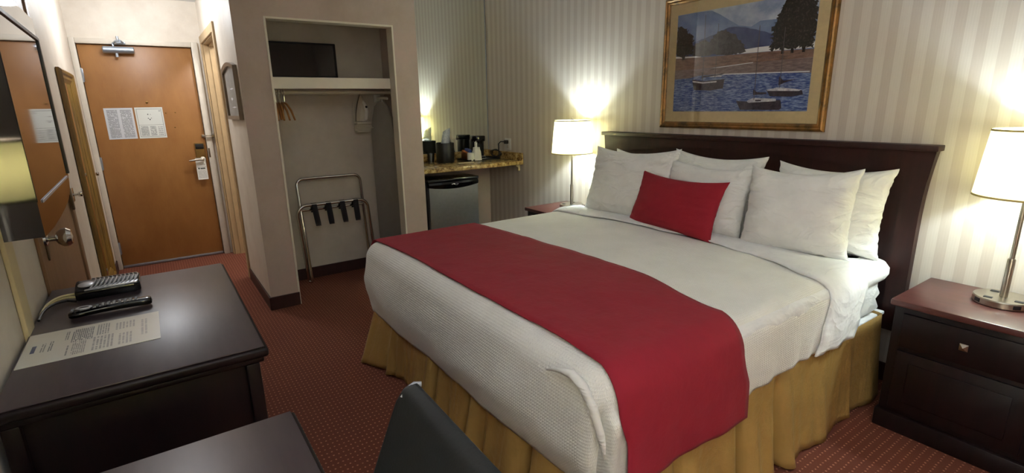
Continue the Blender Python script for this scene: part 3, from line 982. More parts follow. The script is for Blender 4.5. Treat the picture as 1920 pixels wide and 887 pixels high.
    b.tube([(p.x, p.y, 1.525), (p.x, p.y, 1.49)], 0.007, 8)
    b.box(-4.5685, p.y - 0.02, 1.49, -4.558, p.y + 0.04, 1.56, 0.004)
    b.build('wall_hook', 'white_plastic', t)

    # folded chrome luggage rack with four straps
    t = thing('luggage_rack', 'folded chrome luggage rack with black straps inside the closet', 'luggage rack', (-4.45, 1.22, 0))

    def ubar(y0, y1, ztop, xt, xf, r, y0f, y1f):
        p = [(xf, y0f, 0.012)]
        lx = lambda z: xt + (xf - xt) * (1 - z / ztop)
        p.append((lx(ztop - r), y0, ztop - r))
        for k in range(1, 7):
            a = PI - (PI / 2) * k / 6
            p.append((xt, y0 + r + r * math.cos(a), ztop - r + r * math.sin(a)))
        for k in range(0, 7):
            a = PI / 2 - (PI / 2) * k / 6
            p.append((xt, y1 - r + r * math.cos(a), ztop - r + r * math.sin(a)))
        p.append((xf, y1f, 0.012))
        return p
    MB().tube(ubar(0.958, 1.492, 0.882, -4.515, -4.43, 0.055, 0.975, 1.492), 0.0135, 12).build('back_frame', 'chrome', t)
    MB().tube(ubar(0.922, 1.512, 0.672, -4.425, -4.46, 0.075, 0.955, 1.56), 0.0135, 12).build('front_frame', 'chrome', t)
    MB().tube([(-4.475, 0.965, 0.625), (-4.475, 1.49, 0.625)], 0.011, 12).build('lower_bar', 'chrome', t)
    MB().tube([(-4.43, 0.975, 0.012), (-4.46, 0.955, 0.012)], 0.013, 12).build('foot_bar', 'chrome', t)
    MB().tube([(-4.43, 1.492, 0.012), (-4.46, 1.56, 0.012)], 0.013, 12).build('foot_bar', 'chrome', t)
    for i, y in enumerate((1.055, 1.172, 1.288, 1.405)):
        b = MB()
        hw = 0.021
        path = [(-4.480, 0.60), (-4.487, 0.625), (-4.475, 0.638), (-4.44, 0.68), (-4.425, 0.686), (-4.412, 0.675), (-4.406, 0.60), (-4.402, 0.52), (-4.408, 0.495), (-4.418, 0.52), (-4.424, 0.60), (-4.428, 0.655)]
        sl = (0.012, 0.008, 0.010, 0.004)[i]
        b.grid(len(path), 2, lambda a, c: (path[a][0], y + (c * 2 - 1) * hw + sl * (0.68 - path[a][1]) / 0.18 * 1.5, path[a][1]))
        b.build('strap', 'strap', t, solid=0.003)


# ---------------------------------------------------------------- niche: mirror, counter, fridge and the coffee things
def build_niche():
    t = thing('vanity_mirror', 'large frameless wall mirror above the granite counter', 'mirror', (XM, 2.43, 0.99))
    MB().box(XM + 0.0005, 1.872, 0.992, XM + 0.006, 2.985, 2.755).build('mirror_glass', 'mirror', t, smooth=False)
    MB().box(XM + 0.0005, 2.9855, 0.992, XM + 0.008, 2.9935, 2.755).build('edge_strip', 'aluminium', t, smooth=False)

    t = thing('granite_counter', 'speckled golden granite counter in the niche by the closet', 'counter', (-4.43, 2.43, 0.87))
    MB().box(XM + 0.001, 1.872, 0.878, -4.116, YB - 0.001, 0.915, 0.004).build('counter_top', 'granite', t)
    b = MB()
    b.box(XM + 0.001, 1.872, 0.9155, XM + 0.02, YB - 0.001, 0.99, 0.003).box(XM + 0.021, YB - 0.02, 0.9155, -4.118, YB - 0.001, 0.99, 0.003)
    b.build('backsplash', 'granite', t)
    b = MB()
    b.prism([(-4.205, YB - 0.001, 0.8775), (-4.205, YB - 0.05, 0.8775), (-4.205, YB - 0.05, 0.862), (-4.205, YB - 0.02, 0.845), (-4.205, YB - 0.02, 0.815), (-4.205, YB - 0.001, 0.815)], (0.03, 0, 0))
    b.build('support_bracket', 'cream_strip', t, smooth=False)

    # fridge
    t = thing('mini_fridge', 'black and steel compact fridge under the granite counter', 'fridge', (-4.27, 2.18, 0))
    MB().box(-4.50, 1.925, 0.02, -4.075, 2.425, 0.805, 0.006).build('cabinet', 'black', t)
    MB().box(-4.505, 1.92, 0.805, -4.03, 2.43, 0.83, 0.006).build('lid', 'black_gloss', t)
    b = MB()
    n = 17

    def door(i, j):
        y = 1.93 + 0.49 * i / (n - 1)
        c = 1 - (2 * i / (n - 1) - 1) ** 2
        zt = 0.763 - 0.022 * c
        return (-4.036 + 0.014 * c, y, (0.06, zt)[j])
    prof = [door(i, 0) for i in range(n)]
    f0 = [b.bm.verts.new(door(i, 0)) for i in range(n)]
    f1 = [b.bm.verts.new(door(i, 1)) for i in range(n)]
    g0 = [b.bm.verts.new((-4.074, p.co.y, p.co.z)) for p in f0]
    g1 = [b.bm.verts.new((-4.074, p.co.y, p.co.z)) for p in f1]
    for i in range(n - 1):
        b.bm.faces.new((f0[i], f0[i + 1], f1[i + 1], f1[i]))
        b.bm.faces.new((f1[i], f1[i + 1], g1[i + 1], g1[i]))
        b.bm.faces.new((g0[i], g0[i + 1], f0[i + 1], f0[i]))
    b.bm.faces.new((f0[0], f1[0], g1[0], g0[0]))
    b.bm.faces.new((f0[-1], g0[-1], g1[-1], f1[-1]))
    dr = b.build('door', 'steel_door', t)
    b = MB()
    v = []
    for i in range(n):
        y = 1.928 + 0.494 * i / (n - 1)
        c = 1 - (2 * i / (n - 1) - 1) ** 2
        v.append([b.bm.verts.new(p) for p in ((-4.072, y, 0.764 - 0.022 * c), (-4.03 + 0.016 * c, y, 0.764 - 0.022 * c), (-4.024 + 0.016 * c, y, 0.785), (-4.034 + 0.014 * c, y, 0.803), (-4.072, y, 0.803))])
    for A, B in zip(v, v[1:]):
        for k in range(5):
            b.bm.faces.new((A[k], A[(k + 1) % 5], B[(k + 1) % 5], B[k]))
    b.bm.faces.new(v[0])
    b.bm.faces.new(v[-1][::-1])
    hd = b.build('handle_strip', 'black_gloss', dr)
    b = MB()
    b.lathe([(0.014, 0.0), (0.014, 0.004), (0.011, 0.004), (0.011, 0.001)], (-4.0115, 2.185, 0.781), axis='X', seg=20, cap=False, sx=1.4, sy=0.55)
    b.box(-4.012, 2.138, 0.776, -4.008, 2.166, 0.787, 0.001)
    b.build('badge', 'chrome', dr)
    for y in (1.96, 2.39):
        for x in (-4.46, -4.11):
            MB().lathe([(0.018, 0), (0.018, 0.022)], (x, y, 0), seg=12).build('foot', 'black', t)

    # ice bucket with its plastic liner
    zc = 0.9152
    bx, by = -4.54, 2.365
    t = thing('ice_bucket', 'round black ice bucket with clear plastic liner', 'ice bucket', (bx, by, zc))
    MB().lathe([(0.0, 0.0), (0.084, 0.0), (0.087, 0.006), (0.089, 0.185), (0.086, 0.19), (0.081, 0.185), (0.079, 0.012), (0.0, 0.010)], (bx, by, zc), seg=40, cap=False).build('bucket_body', 'black', t)
    b = MB()

    def bag(i, j):
        a = 2 * PI * i / 24
        h = j / 9
        w = 0.055 - 0.006 * h + 0.008 * fbm(a * 1.5, h * 3)
        return (bx + w * 0.45 * math.cos(a) + 0.01 * h, by + w * (0.9 - 0.1 * h) * math.sin(a) + 0.02 * h, zc + 0.15 + 0.16 * h + 0.02 * h * math.sin(a))
    b.grid(25, 10, bag)
    b.build('plastic_liner', 'liner', t)
    t = thing('wrapped_cup', 'clear plastic cup standing behind the ice bucket', 'cup', (-4.64, 2.26, zc))
    MB().lathe([(0.0, 0.0), (0.027, 0.0), (0.037, 0.095), (0.035, 0.095), (0.026, 0.003)], (-4.64, 2.26, zc), seg=24, cap=False).build('cup_body', 'clear_plastic', t)

    # tray and what stands on it
    t = MB()
    x0, x1, y0, y1 = -4.66, -4.43, 2.56, 2.93
    t.box(x0, y0, zc, x1, y1, zc + 0.006, 0.002)
    t.box(x0, y0, zc + 0.006, x0 + 0.008, y1, zc + 0.016).box(x1 - 0.008, y0, zc + 0.006, x1, y1, zc + 0.016)
    t.box(x0, y0, zc + 0.006, x1, y0 + 0.008, zc + 0.016).box(x0, y1 - 0.008, zc + 0.006, x1, y1, zc + 0.016)
    tag(t.build('serving_tray', 'black', smooth=False), 'shallow black rectangular tray on the granite counter', 'tray')
    zt = zc + 0.0062
    t = thing('coffee_maker', 'black single-serve coffee maker standing on the tray', 'coffee maker', (-4.55, 2.76, zt))
    b = MB()
    prof = []
    for k in range(20):
        a = 2 * PI * k / 20
        prof.append((-4.585 + 0.072 * math.copysign(abs(math.cos(a)) ** 0.6, math.cos(a)), 2.765 + 0.068 * math.copysign(abs(math.sin(a)) ** 0.6, math.sin(a))))
    b.prism([(x, y, zt) for x, y in prof], (0, 0, 0.02), 0.003)
    b.prism([(-4.61 + (x + 4.585) * 0.88, y, zt + 0.02) for x, y in prof], (0, 0, 0.165), 0.003)
    b.build('body', 'black', t)
    b = MB()
    b.prism([(x, y, zt + 0.175) for x, y in prof], (0, 0, 0.055), 0.008)
    b.lathe([(0.02, -0.02), (0.025, 0.0)], (-4.54, 2.765, zt + 0.175), seg=16)
    b.build('brew_head', 'black_gloss', t)
    b = MB()
    b.box(-4.565, 2.715, zt + 0.0205, -4.517, 2.815, zt + 0.028, 0.002)
    b.build('drip_grid', 'grey_key', t)
    t = thing('paper_cups', 'upturned white cup in a sleeve on the tray, blue packets behind', 'cup', (-4.46, 2.60, zt))
    MB().lathe([(0.0, 0.075), (0.030, 0.075), (0.033, 0.07), (0.034, 0.0), (0.0, 0.0)], (-4.462, 2.605, zt), seg=24, cap=False).build('cup_body', 'foam_cup', t)
    t = thing('condiment_holder', 'white wrapped cup stack with stir sticks on the tray', 'cup stack', (-4.46, 2.67, zt))
    MB().lathe([(0.0, 0.0), (0.052, 0.0), (0.044, 0.08), (0.036, 0.105), (0.034, 0.125), (0.0, 0.125)], (-4.462, 2.675, zt), seg=28, cap=False).build('wrapped_cups', 'foam_cup', t)
    b = MB()
    for dy, tl in ((-0.008, 0.004), (0.004, 0.012), (0.012, -0.004)):
        b.box(-4.465, 2.665 + dy, zt + 0.10, -4.461, 2.672 + dy, zt + 0.175 + tl, 0.001)
    b.build('stir_sticks', 'paper', t)
    t = thing('packet_caddy', 'clear caddy of amber and blue packets on the tray', 'caddy', (-4.52, 2.60, zt))
    MB().box(-4.60, 2.575, zt, -4.50, 2.655, zt + 0.07, 0.004).build('caddy_box', 'clear_plastic', t)
    b = MB()
    for k in range(4):
        b.box(-4.595 + 0.022 * k, 2.58, zt + 0.003, -4.578 + 0.022 * k, 2.61, zt + 0.095 - 0.006 * k, 0.002)
    b.build('amber_packets', 'amber', t)
    b = MB()
    for k in range(4):
        b.box(-4.595 + 0.022 * k, 2.615, zt + 0.003, -4.578 + 0.022 * k, 2.648, zt + 0.112 - 0.004 * k, 0.002)
    b.build('blue_packets', 'blue_pack', t)
    b = MB()
    for k in range(3):
        b.box(-4.495 + 0.003 * k, 2.73 + 0.003 * k, zt + 0.003 * k, -4.435 + 0.002 * k, 2.80, zt + 0.003 * k + 0.0028, 0.001)
    tag(b.build('napkins', 'paper', smooth=False), 'small folded white napkins on the tray before the coffee maker', 'napkins')
    b = MB()
    sheet(b, (-4.33, 2.40, zc), (0.0, 0.17, 0), (-0.075, 0.03, 0), (0, 0, 1), 0.0008)
    tag(b.build('notice_card', 'mat_board', smooth=False), 'cream card lying flat on the granite in front of the tray', 'card')

    # outlet with plug; cords are parts of what they power
    o = thing('wall_outlet', 'white wall outlet plate above the granite counter', 'outlet', (-4.37, YB, 1.065))
    MB().box(-4.425, YB - 0.006, 1.005, -4.32, YB - 0.0005, 1.122, 0.003).build('cover_plate', 'white_plastic', o)
    b = MB()
    for z in (1.04, 1.088):
        b.box(-4.392, YB - 0.008, z - 0.016, -4.355, YB - 0.0055, z + 0.016, 0.001)
    b.build('socket', 'ivory_plastic', o)
    pc = thing('power_cord', 'black power cord plugged into the outlet, coiled on the counter', 'cord', (-4.42, 2.95, zc))
    b = MB()
    b.box(-4.395, YB - 0.045, 1.068, -4.355, YB - 0.0085, 1.105, 0.006)
    b.tube([(-4.385, YB - 0.045, 1.09), (-4.40, YB - 0.075, 1.092), (-4.425, YB - 0.085, 1.07), (-4.43, YB - 0.08, 1.0), (-4.432, YB - 0.075, zc + 0.012), (-4.46, YB - 0.07, zc + 0.008)], 0.006, 8)
    b.build('plug', 'black', pc)
    b = MB()
    for k in range(4):
        pts = []
        for j in range(20):
            a = 2 * PI * j / 20
            pts.append((-4.56 + 0.085 * math.cos(a) + 0.01 * k, 2.955 + 0.012 * math.sin(2 * a + k), zc + 0.045 + 0.036 * math.sin(a) + 0.004 * k))
        b.tube(pts, 0.004, 6, closed=True)
    b.build('coil', 'black', pc)


# ---------------------------------------------------------------- bed
BX0, BX1, BY0, BT, BR = -2.885, -0.898, 0.925, 0.70, 0.095
BYH = 2.44


def hem(ang, cy):
    """arc length from the top edge to the hem; ang 0 = foot, 90 = side"""
    foot = BR * PI / 2 + (BT - BR - 0.285)
    side = BR * PI / 2 + (BT - BR - (0.375 + 0.055 * min(1, max(0, (cy - 1.0) / 0.9))))
    k = max(0.0, min(1.0, ang))
    k = k * k * (3 - 2 * k)
    return foot * (1 - k) + side * k


def cover_point(cx, cy, qx, qy, off, D=None, rip=1.0):
    """point of the bedspread: clamp point plus normalised overhang (-1..1)"""
    m = max(abs(qx), abs(qy))
    if m < 1e-9:
        z = BT + off + 0.004 * fbm(cx * 3, cy * 3)
        return Vector((cx, cy, z)), m
    L = math.hypot(qx, qy)
    n = Vector((qx / L, qy / L, 0))
    ang = abs(n.x) ** 2
    d = m * (hem(ang, cy) if D is None else D)
    t = min(d / BR, PI / 2)
    p = Vector((cx, cy, 0)) + n * ((BR + off) * math.sin(t))
    z = BT - BR + (BR + off) * math.cos(t)
    drop = max(0.0, d - BR * PI / 2)
    z -= drop
    s = cy if ang > 0.5 else cx
    w = min(1.0, drop / 0.10)
    if ang <= 0.75:      # foot: swells out, then tucks back under the mattress
        p += n * (0.020 * math.sin(min(1, drop / 0.34) * PI) - 0.045 * max(0, drop / 0.32 - 0.55) ** 1.3) * (1 - ang)
        p += n * (0.012 * w * fbm(cx * 2.2, drop * 3.0, 3.1))
        # diagonal drag folds
        p += n * 0.006 * w * math.sin((cx * 0.7 + drop * 2.2) * 14) * max(0, fbm(cx * 1.7, drop * 2, 9))
    if ang > 0.25 and qx > 0:   # side: soft hanging folds
        p += n * (rip * w * drop * (0.035 * math.sin(s * 40 + 2 * fbm(s * 4, 0.0)) + 0.035 * fbm(s * 6, drop * 2, 1.7))) * ang
        p += n * (0.010 * w * ang)
    # tuck ridge at the foot corner
    w = min(1.0, drop / 0.035)
    if 0.02 < ang < 0.98 and qx > 0:
        phi = math.degrees(math.atan2(abs(n.x), abs(n.y)))
        p += n * 0.034 * math.exp(-((phi - 60 + drop * 26) / 9) ** 2) * w
        p -= n * 0.022 * math.exp(-((phi - 38 + drop * 34) / 8) ** 2) * w
    return Vector((p.x, p.y, z + 0.0)), m


def bed_axis(lo, hi, step, nd, left=True, right=True):
    out = []
    if left:
        out += [(lo, -k / nd) for k in range(nd, 0, -1)]
    n = max(2, int((hi - lo) / step))
    out += [(lo + (hi - lo) * k / n, 0.0) for k in range(n + 1)]
    if right:
        out += [(hi, k / nd) for k in range(1, nd + 1)]
    return out


def build_bed():
    xi0, xi1, yi0 = BX0 + BR, BX1 - BR, BY0 + BR
    bed = thing('bed', 'king bed with white mattress and pleated gold bed skirt', 'bed', (-1.885, 1.92, 0))

    # mattress in its fitted sheet: a rounded slab with tucked, wrinkled flanks
    b = MB()
    X0, X1, Y0, Y1 = -2.83, -0.935, 0.985, 2.885
    prof = [(-0.05, 0.42), (-0.012, 0.425), (0.006, 0.45), (-0.006, 0.485), (0.008, 0.52), (-0.004, 0.55), (0.0, 0.575), (0.024, 0.595), (0.036, 0.625), (0.032, 0.652), (0.018, 0.675), (-0.03, 0.688), (-0.12, 0.690)]
    per = []
    rc = 0.09

    def corner(cx, cy, a0, n=8):
        for k in range(n + 1):
            a = a0 + (PI / 2) * k / n
            per.append((cx + rc * math.cos(a), cy + rc * math.sin(a), math.cos(a), math.sin(a)))

    def side(p, q, nx, ny, n):
        for k in range(1, n):
            f = k / n
            per.append((p[0] + (q[0] - p[0]) * f, p[1] + (q[1] - p[1]) * f, nx, ny))
    side((X1, Y0 + rc), (X1, Y1 - rc), 1, 0, 60)
    corner(X1 - rc, Y1 - rc, 0)
    side((X1 - rc, Y1), (X0 + rc, Y1), 0, 1, 30)
    corner(X0 + rc, Y1 - rc, PI / 2)
    side((X0, Y1 - rc), (X0, Y0 + rc), -1, 0, 30)
    corner(X0 + rc, Y0 + rc, PI)
    side((X0 + rc, Y0), (X1 - rc, Y0), 0, -1, 30)
    corner(X1 - rc, Y0 + rc, 1.5 * PI)
    rings = []
    for o, z in prof:
        ring = []
        for (x, y, nx, ny) in per:
            wr = 0.012 * fbm(x * 5 + y * 3, z * 24, 2.0) if z < 0.60 else 0.006 * fbm(x * 7 + y * 7, z * 12, 5.0)
            dz = 0.012 * fbm(x * 4 + y * 4, z * 6, 8.0) if 0.44 < z < 0.66 else 0
            ring.append(b.bm.verts.new((x + nx * (o + wr), y + ny * (o + wr), z + dz)))
        rings.append(ring)
    n = len(per)
    for A, B in zip(rings, rings[1:]):
        for i in range(n):
            b.bm.faces.new((A[i], A[(i + 1) % n], B[(i + 1) % n], B[i]))
    b.bm.faces.new(rings[0][::-1])
    b.bm.faces.new(rings[-1])
    b.build('mattress', 'sheet', bed, angle=1.2)
    MB().box(-2.77, 1.08, 0.13, -1.0, 2.88, 0.399, 0.02).box(-2.835, 1.0, 0.40, -0.915, 2.89, 0.418, 0.006).build('box_spring', 'sheet', bed)
    for x in (-2.7, -1.885, -1.07):
        for y in (1.2, 2.7):
            MB().box(x - 0.025, y - 0.025, 0, x + 0.025, y + 0.025, 0.13, 0.003).build('leg', 'black', bed)

    # bed skirt: satin panels with inverted pleats, flaring at the corners
    b = MB()
    sx0, sx1, sy0, sy1 = -2.845, -0.902, 0.975, 2.80
    path = []
    r = 0.05

    def add(x, y, nx, ny, tag_, s):
        path.append((x, y, nx, ny, tag_, s))
    N = 90
    for k in range(N):
        y = sy1 - (sy1 - sy0 - r) * k / N
        add(sx0, y, -1, 0, 'L', y)
    for k in range(13):
        a = PI + (PI / 2) * k / 12
        add(sx0 + r + r * math.cos(a), sy0 + r + r * math.sin(a), math.cos(a), math.sin(a), 'CL', k / 12)
    N = 240
    for k in range(1, N):
        x = sx0 + r + (sx1 - sx0 - 2 * r) * k / N
        add(x, sy0, 0, -1, 'F', x)
    for k in range(13):
        a = 1.5 * PI + (PI / 2) * k / 12
        add(sx1 - r + r * math.cos(a), sy0 + r + r * math.sin(a), math.cos(a), math.sin(a), 'CR', k / 12)
    N = 230
    for k in range(1, N + 1):
        y = sy0 + r + (sy1 - sy0 - r) * k / N
        add(sx1, y, 1, 0, 'R', y)
    for k in range(1, 9):
        add(sx1 - 0.012 * k, sy1 + 0.002 * k, 0, 1, 'E', k)

    def pleat(s, c, w):
        return math.exp(-((s - c) / w) ** 4)

    def off(tg, s, t):
        e = 0.0
        if tg == 'F':
            e = 0.060 * math.exp(-((s + 2.83) / 0.33) ** 2) + 0.030 + 0.035 * math.exp(-((s + 1.05) / 0.3) ** 2)
            e += 0.006 * math.sin(s * 21) + 0.038 * fbm(s * 2.6, 0.4, 5) + 0.012 * fbm(s * 11, 1.0, 2) + 0.040 * abs(math.sin(s * 9.5 + 2.2 * fbm(s * 1.9, 4.0))) ** 5 + 0.018 * abs(math.sin(s * 16 + 3 * fbm(s * 2.3, 7.0))) ** 7
            for c in (-2.02, -1.72, -1.30):
                e -= 0.13 * pleat(s, c, 0.022)
                e += 0.045 * math.exp(-((abs(s - c) - 0.06) / 0.035) ** 2)
        elif tg == 'CL':
            e = 0.085
        elif tg == 'CR':
            e = 0.07 - 0.09 * pleat(s, 0.5, 0.12)
        elif tg == 'R':
            e = 0.030 + 0.004 * math.sin(s * 17) + 0.022 * fbm(s * 3, 0.0, 7) + 0.022 * abs(math.sin(s * 8.3 + 2 * fbm(s * 2.1, 4.0))) ** 6
            for c, w in ((1.86, 0.026), (1.60, 0.018), (1.25, 0.018)):
                e -= 0.15 * pleat(s, c, w)
                e += 0.040 * math.exp(-((abs(s - c) - 0.07) / 0.04) ** 2)
        elif tg == 'L':
            e = 0.05 + 0.02 * math.sin(s * 18)
        else:
            e = 0.03
        return 0.006 + e * t ** 1.15

    nz = 14
    ztop = 0.432

    def sk(i, j):
        x, y, nx, ny, tg, s = path[i]
        t = j / (nz - 1)
        zt = ztop if tg in ('R', 'E') else 0.415
        o = off(tg, s, t)
        o += 0.004 * fbm(s * 12, t * 3, 2.2) * t
        z = zt - (zt - 0.006) * t
        if tg in ('F', 'R') and j == nz - 1:
            z += 0.004 * (1 + fbm(s * 6, 0, 1))
        return (x + nx * o, y + ny * o, z)
    b.grid(len(path), nz, sk)
    b.build('bed_skirt', 'satin', bed, angle=1.4, solid=0.002)

    # bedspread
    cov = thing('bedspread', 'white waffle bedspread covering the bed, turned down at the head', 'bedspread', (-1.885, 1.7, BT))
    us = bed_axis(xi0, xi1, 0.028, 26)
    vs = bed_axis(yi0, BYH, 0.028, 26, True, False)
    b = MB()

    def cp(i, j):
        (cx, qx), (cy, qy) = us[i], vs[j]
        p = cover_point(cx, cy, qx, qy, 0.0)[0]
        if qx > 0 and qy == 0:
            p.y -= 0.58 * max(0, BT - 0.03 - p.z) * max(0, min(1, (cy - 2.0) / 0.4))
        return p

    def cu(i, j):
        (cx, qx), (cy, qy) = us[i], vs[j]
        return (cx + qx * 0.42, cy + qy * 0.46)
    b.grid(len(us), len(vs), cp, cu)
    b.build('waffle_cover', 'waffle', cov, angle=1.5, solid=0.006)
    # folded lip of the tucked foot corner
    b = MB()
    b.tube([(-1.15, 0.918, 0.640), (-1.09, 0.914, 0.668), (-1.03, 0.918, 0.678), (-0.985, 0.922, 0.655), (-0.950, 0.928, 0.60), (-0.925, 0.938, 0.52), (-0.912, 0.95, 0.44), (-0.915, 0.965, 0.37)], [0.002, 0.008, 0.014, 0.015, 0.014, 0.012, 0.009, 0.003], 14)
    b.build('corner_fold', 'cotton', cov, angle=1.5)
    # turned-down band
    b = MB()
    nb = 15

    def band(i, j):
        cx, qx = us2[i]
        u = (cx - xi0) / (xi1 - xi0)
        f0 = 2.335 + 0.10 * math.sin(PI * min(1, u * 1.05)) + 0.018 * fbm(u * 5, 2.0)
        f0 -= 0.10 * max(0, u - 0.80) / 0.20
        f1 = 2.565 - 0.02 * abs(qx)
        t = j / (nb - 1)
        cy = f0 + (f1 - f0) * t
        up = 0.010 + 0.020 * math.sin(min(1, t * 2.2) * PI / 2) - 0.012 * t + 0.006 * fbm(u * 7, t * 3, 4)
        p, m = cover_point(cx, cy, qx, 0, up)
        if abs(qx) > 0:
            p.y += 0.02 * fbm(p.z * 8, 1.0) - (0.58 * max(0, BT - 0.03 - p.z) if qx > 0 else 0)
        return p
    us2 = bed_axis(xi0, xi1, 0.03, 20)
    b.grid(len(us2), nb, band, lambda i, j: (us2[i][0] + us2[i][1] * 0.4, j * 0.016))
    b.build('turned_down_sheet', 'sheet', cov, angle=1.5, solid=0.008)

    # crimson runner
    b = MB()
    us3 = bed_axis(xi0, xi1, 0.03, 26)
    nv = 24

    def run(i, j):
        cx, qx = us3[i]
        t = j / (nv - 1)
        u = (cx - xi0) / (xi1 - xi0)
        n0 = 0.985 + 0.025 * math.sin(PI * u) + 0.008 * math.sin(9 * u)
        k = max(0, min(1, (u - 0.70) / 0.30))
        n1 = 1.652 + 0.060 * math.sin(PI / 2 * min(1, u / 0.7)) - 0.115 * k * k * (3 - 2 * k)
        if qx > 0:
            n0 -= 0.02 * math.sin(min(1, qx * 1.6) * PI) 
            n1 += -0.028 * math.sin(min(1, qx * 1.5) * PI) + 0.008 * qx
        cy = n0 + (n1 - n0) * t
        D = BR * PI / 2 + (BT - BR - 0.352) + 0.004 * math.sin(t * 9)
        p, m = cover_point(cx, cy, qx, 0, 0.016, D if qx > 0 else None, 0.25)
        if qx > 0.3:
            p.x += 0.006 * math.sin(t * 9 + 1) * (qx - 0.3) + 0.012 * (qx - 0.3)
        if cy < yi0 and qx == 0:
            # the foot edge dips over the rounded front of the bed
            a = min((yi0 - cy) / BR, 1.2)
            p.z -= BR * (1 - math.cos(a))
        elif cy < yi0:
            a = min((yi0 - cy) / BR, 1.2)
            p.x -= 0.5 * BR * (1 - math.cos(a))
            p.z -= 0.5 * BR * (1 - math.cos(a)) * max(0, 1 - qx * 2)
        p.z += 0.002 * fbm(cx * 9, cy * 9, 3)
        return p
    b.grid(len(us3), nv, run, lambda i, j: (us3[i][0] + us3[i][1] * 0.4, j * 0.03))
    tag(b.build('bed_runner', 'red', angle=1.5, solid=0.005), 'crimson bed runner laid across the foot of the bed', 'bed runner')

    # pillows: (at, width, height, thickness, tilt, roll, yaw)
    G = 'white bed pillows'
    P = [
        ((-2.46, 2.775, 0.689), 0.56, 0.445, 0.15, 14, 0, 3, 'white pillow mostly hidden behind the front pillow nearest the granite counter', 11),
        ((-1.905, 2.775, 0.689), 0.64, 0.465, 0.15, 12, 1, 0, 'white pillow at the back middle, rising behind the crimson cushion', 12),
        ((-1.225, 2.775, 0.689), 0.56, 0.445, 0.16, 12, 0, 2, 'white pillow standing in back nearest the large dark nightstand', 13),
        ((-2.40, 2.565, 0.689), 0.70, 0.49, 0.17, 18, -1, 4, 'white pillow in front nearest the granite counter and its lamp', 14),
        ((-1.84, 2.60, 0.689), 0.58, 0.425, 0.16, 16, 1, 0, 'white pillow directly behind the crimson cushion', 15),
        ((-1.268, 2.585, 0.689), 0.535, 0.445, 0.20, 14, -2.5, 3, 'white plump pillow in front nearest the right nightstand', 16),
    ]
    for at, w, h, th, tilt, roll, yaw, lab, sd in P:
        tag(pillow('pillow', 'cotton', w, h, th, at, tilt, roll, yaw, sd), lab, 'pillow', G)
    tag(pillow('throw_cushion', 'red_pillow', 0.665, 0.345, 0.13, (-1.935, 2.452, 0.70), 20, 0, -6, 31, 0.4), 'crimson oblong cushion leaning on the white pillows', 'cushion')


def pillow(name, mat, w, h, th, at, tilt, roll, yaw, seed, wr=1.0):
    b = MB()
    n = 44
    V = {}

    def pt(i, j, s):
        u, v = 2 * i / (n - 1) - 1, 2 * j / (n - 1) - 1
        e = (1 - abs(u) ** 2.4) * (1 - abs(v) ** 2.6)
        T = th / 2 * max(0, e) ** 0.5 * (1.08 - 0.22 * v)
        x = w / 2 * u * (1 - 0.09 * (1 - v * v) * abs(u) ** 2)
        z = h / 2 * v * (1 - (0.18 if v > 0 else 0.03) * (1 - u * u) * abs(v) ** 2)
        if v < -0.75:
            z += h * 0.015 * (1 - abs(u))
        edge = max(abs(u), abs(v)) ** 3
        r1 = fbm(u * 1.6 + seed, v * 5.5, seed * 0.7) * abs(u) ** 2
        r2 = fbm(u * 5 + seed, v * 1.8, seed * 1.3) * abs(v) ** 3
        T *= 1 + wr * (0.45 * r1 + 0.28 * r2) * (1 if e > 0.02 else 0)
        T += wr * 0.006 * fbm(u * 2.5 + seed, v * 2.5, 4.0 + s) * (1 if e > 0.01 else 0)
        x += wr * 0.006 * fbm(v * 6, seed, 1) * edge
        return Vector((x, -s * T, z + h / 2))
    for i in range(n):
        for j in range(n):
            bd = i in (0, n - 1) or j in (0, n - 1)
            for s in (1, -1):
                if bd and s == -1:
                    V[i, j, s] = V[i, j, 1]
                else:
                    V[i, j, s] = b.bm.verts.new(pt(i, j, s))
    for i in range(n - 1):
        for j in range(n - 1):
            for s in (1, -1):
                q = [V[i, j, s], V[i + 1, j, s], V[i + 1, j + 1, s], V[i, j + 1, s]]
                b.bm.faces.new(q if s == 1 else q[::-1])
    o = b.build(name, mat, angle=1.4)
    M = Matrix.Rotation(math.radians(yaw), 4, 'Z') @ Matrix.Rotation(math.radians(-tilt), 4, 'X') @ Matrix.Rotation(math.radians(roll), 4, 'Y')
    o.matrix_world = Matrix.Translation(at) @ M
    return o


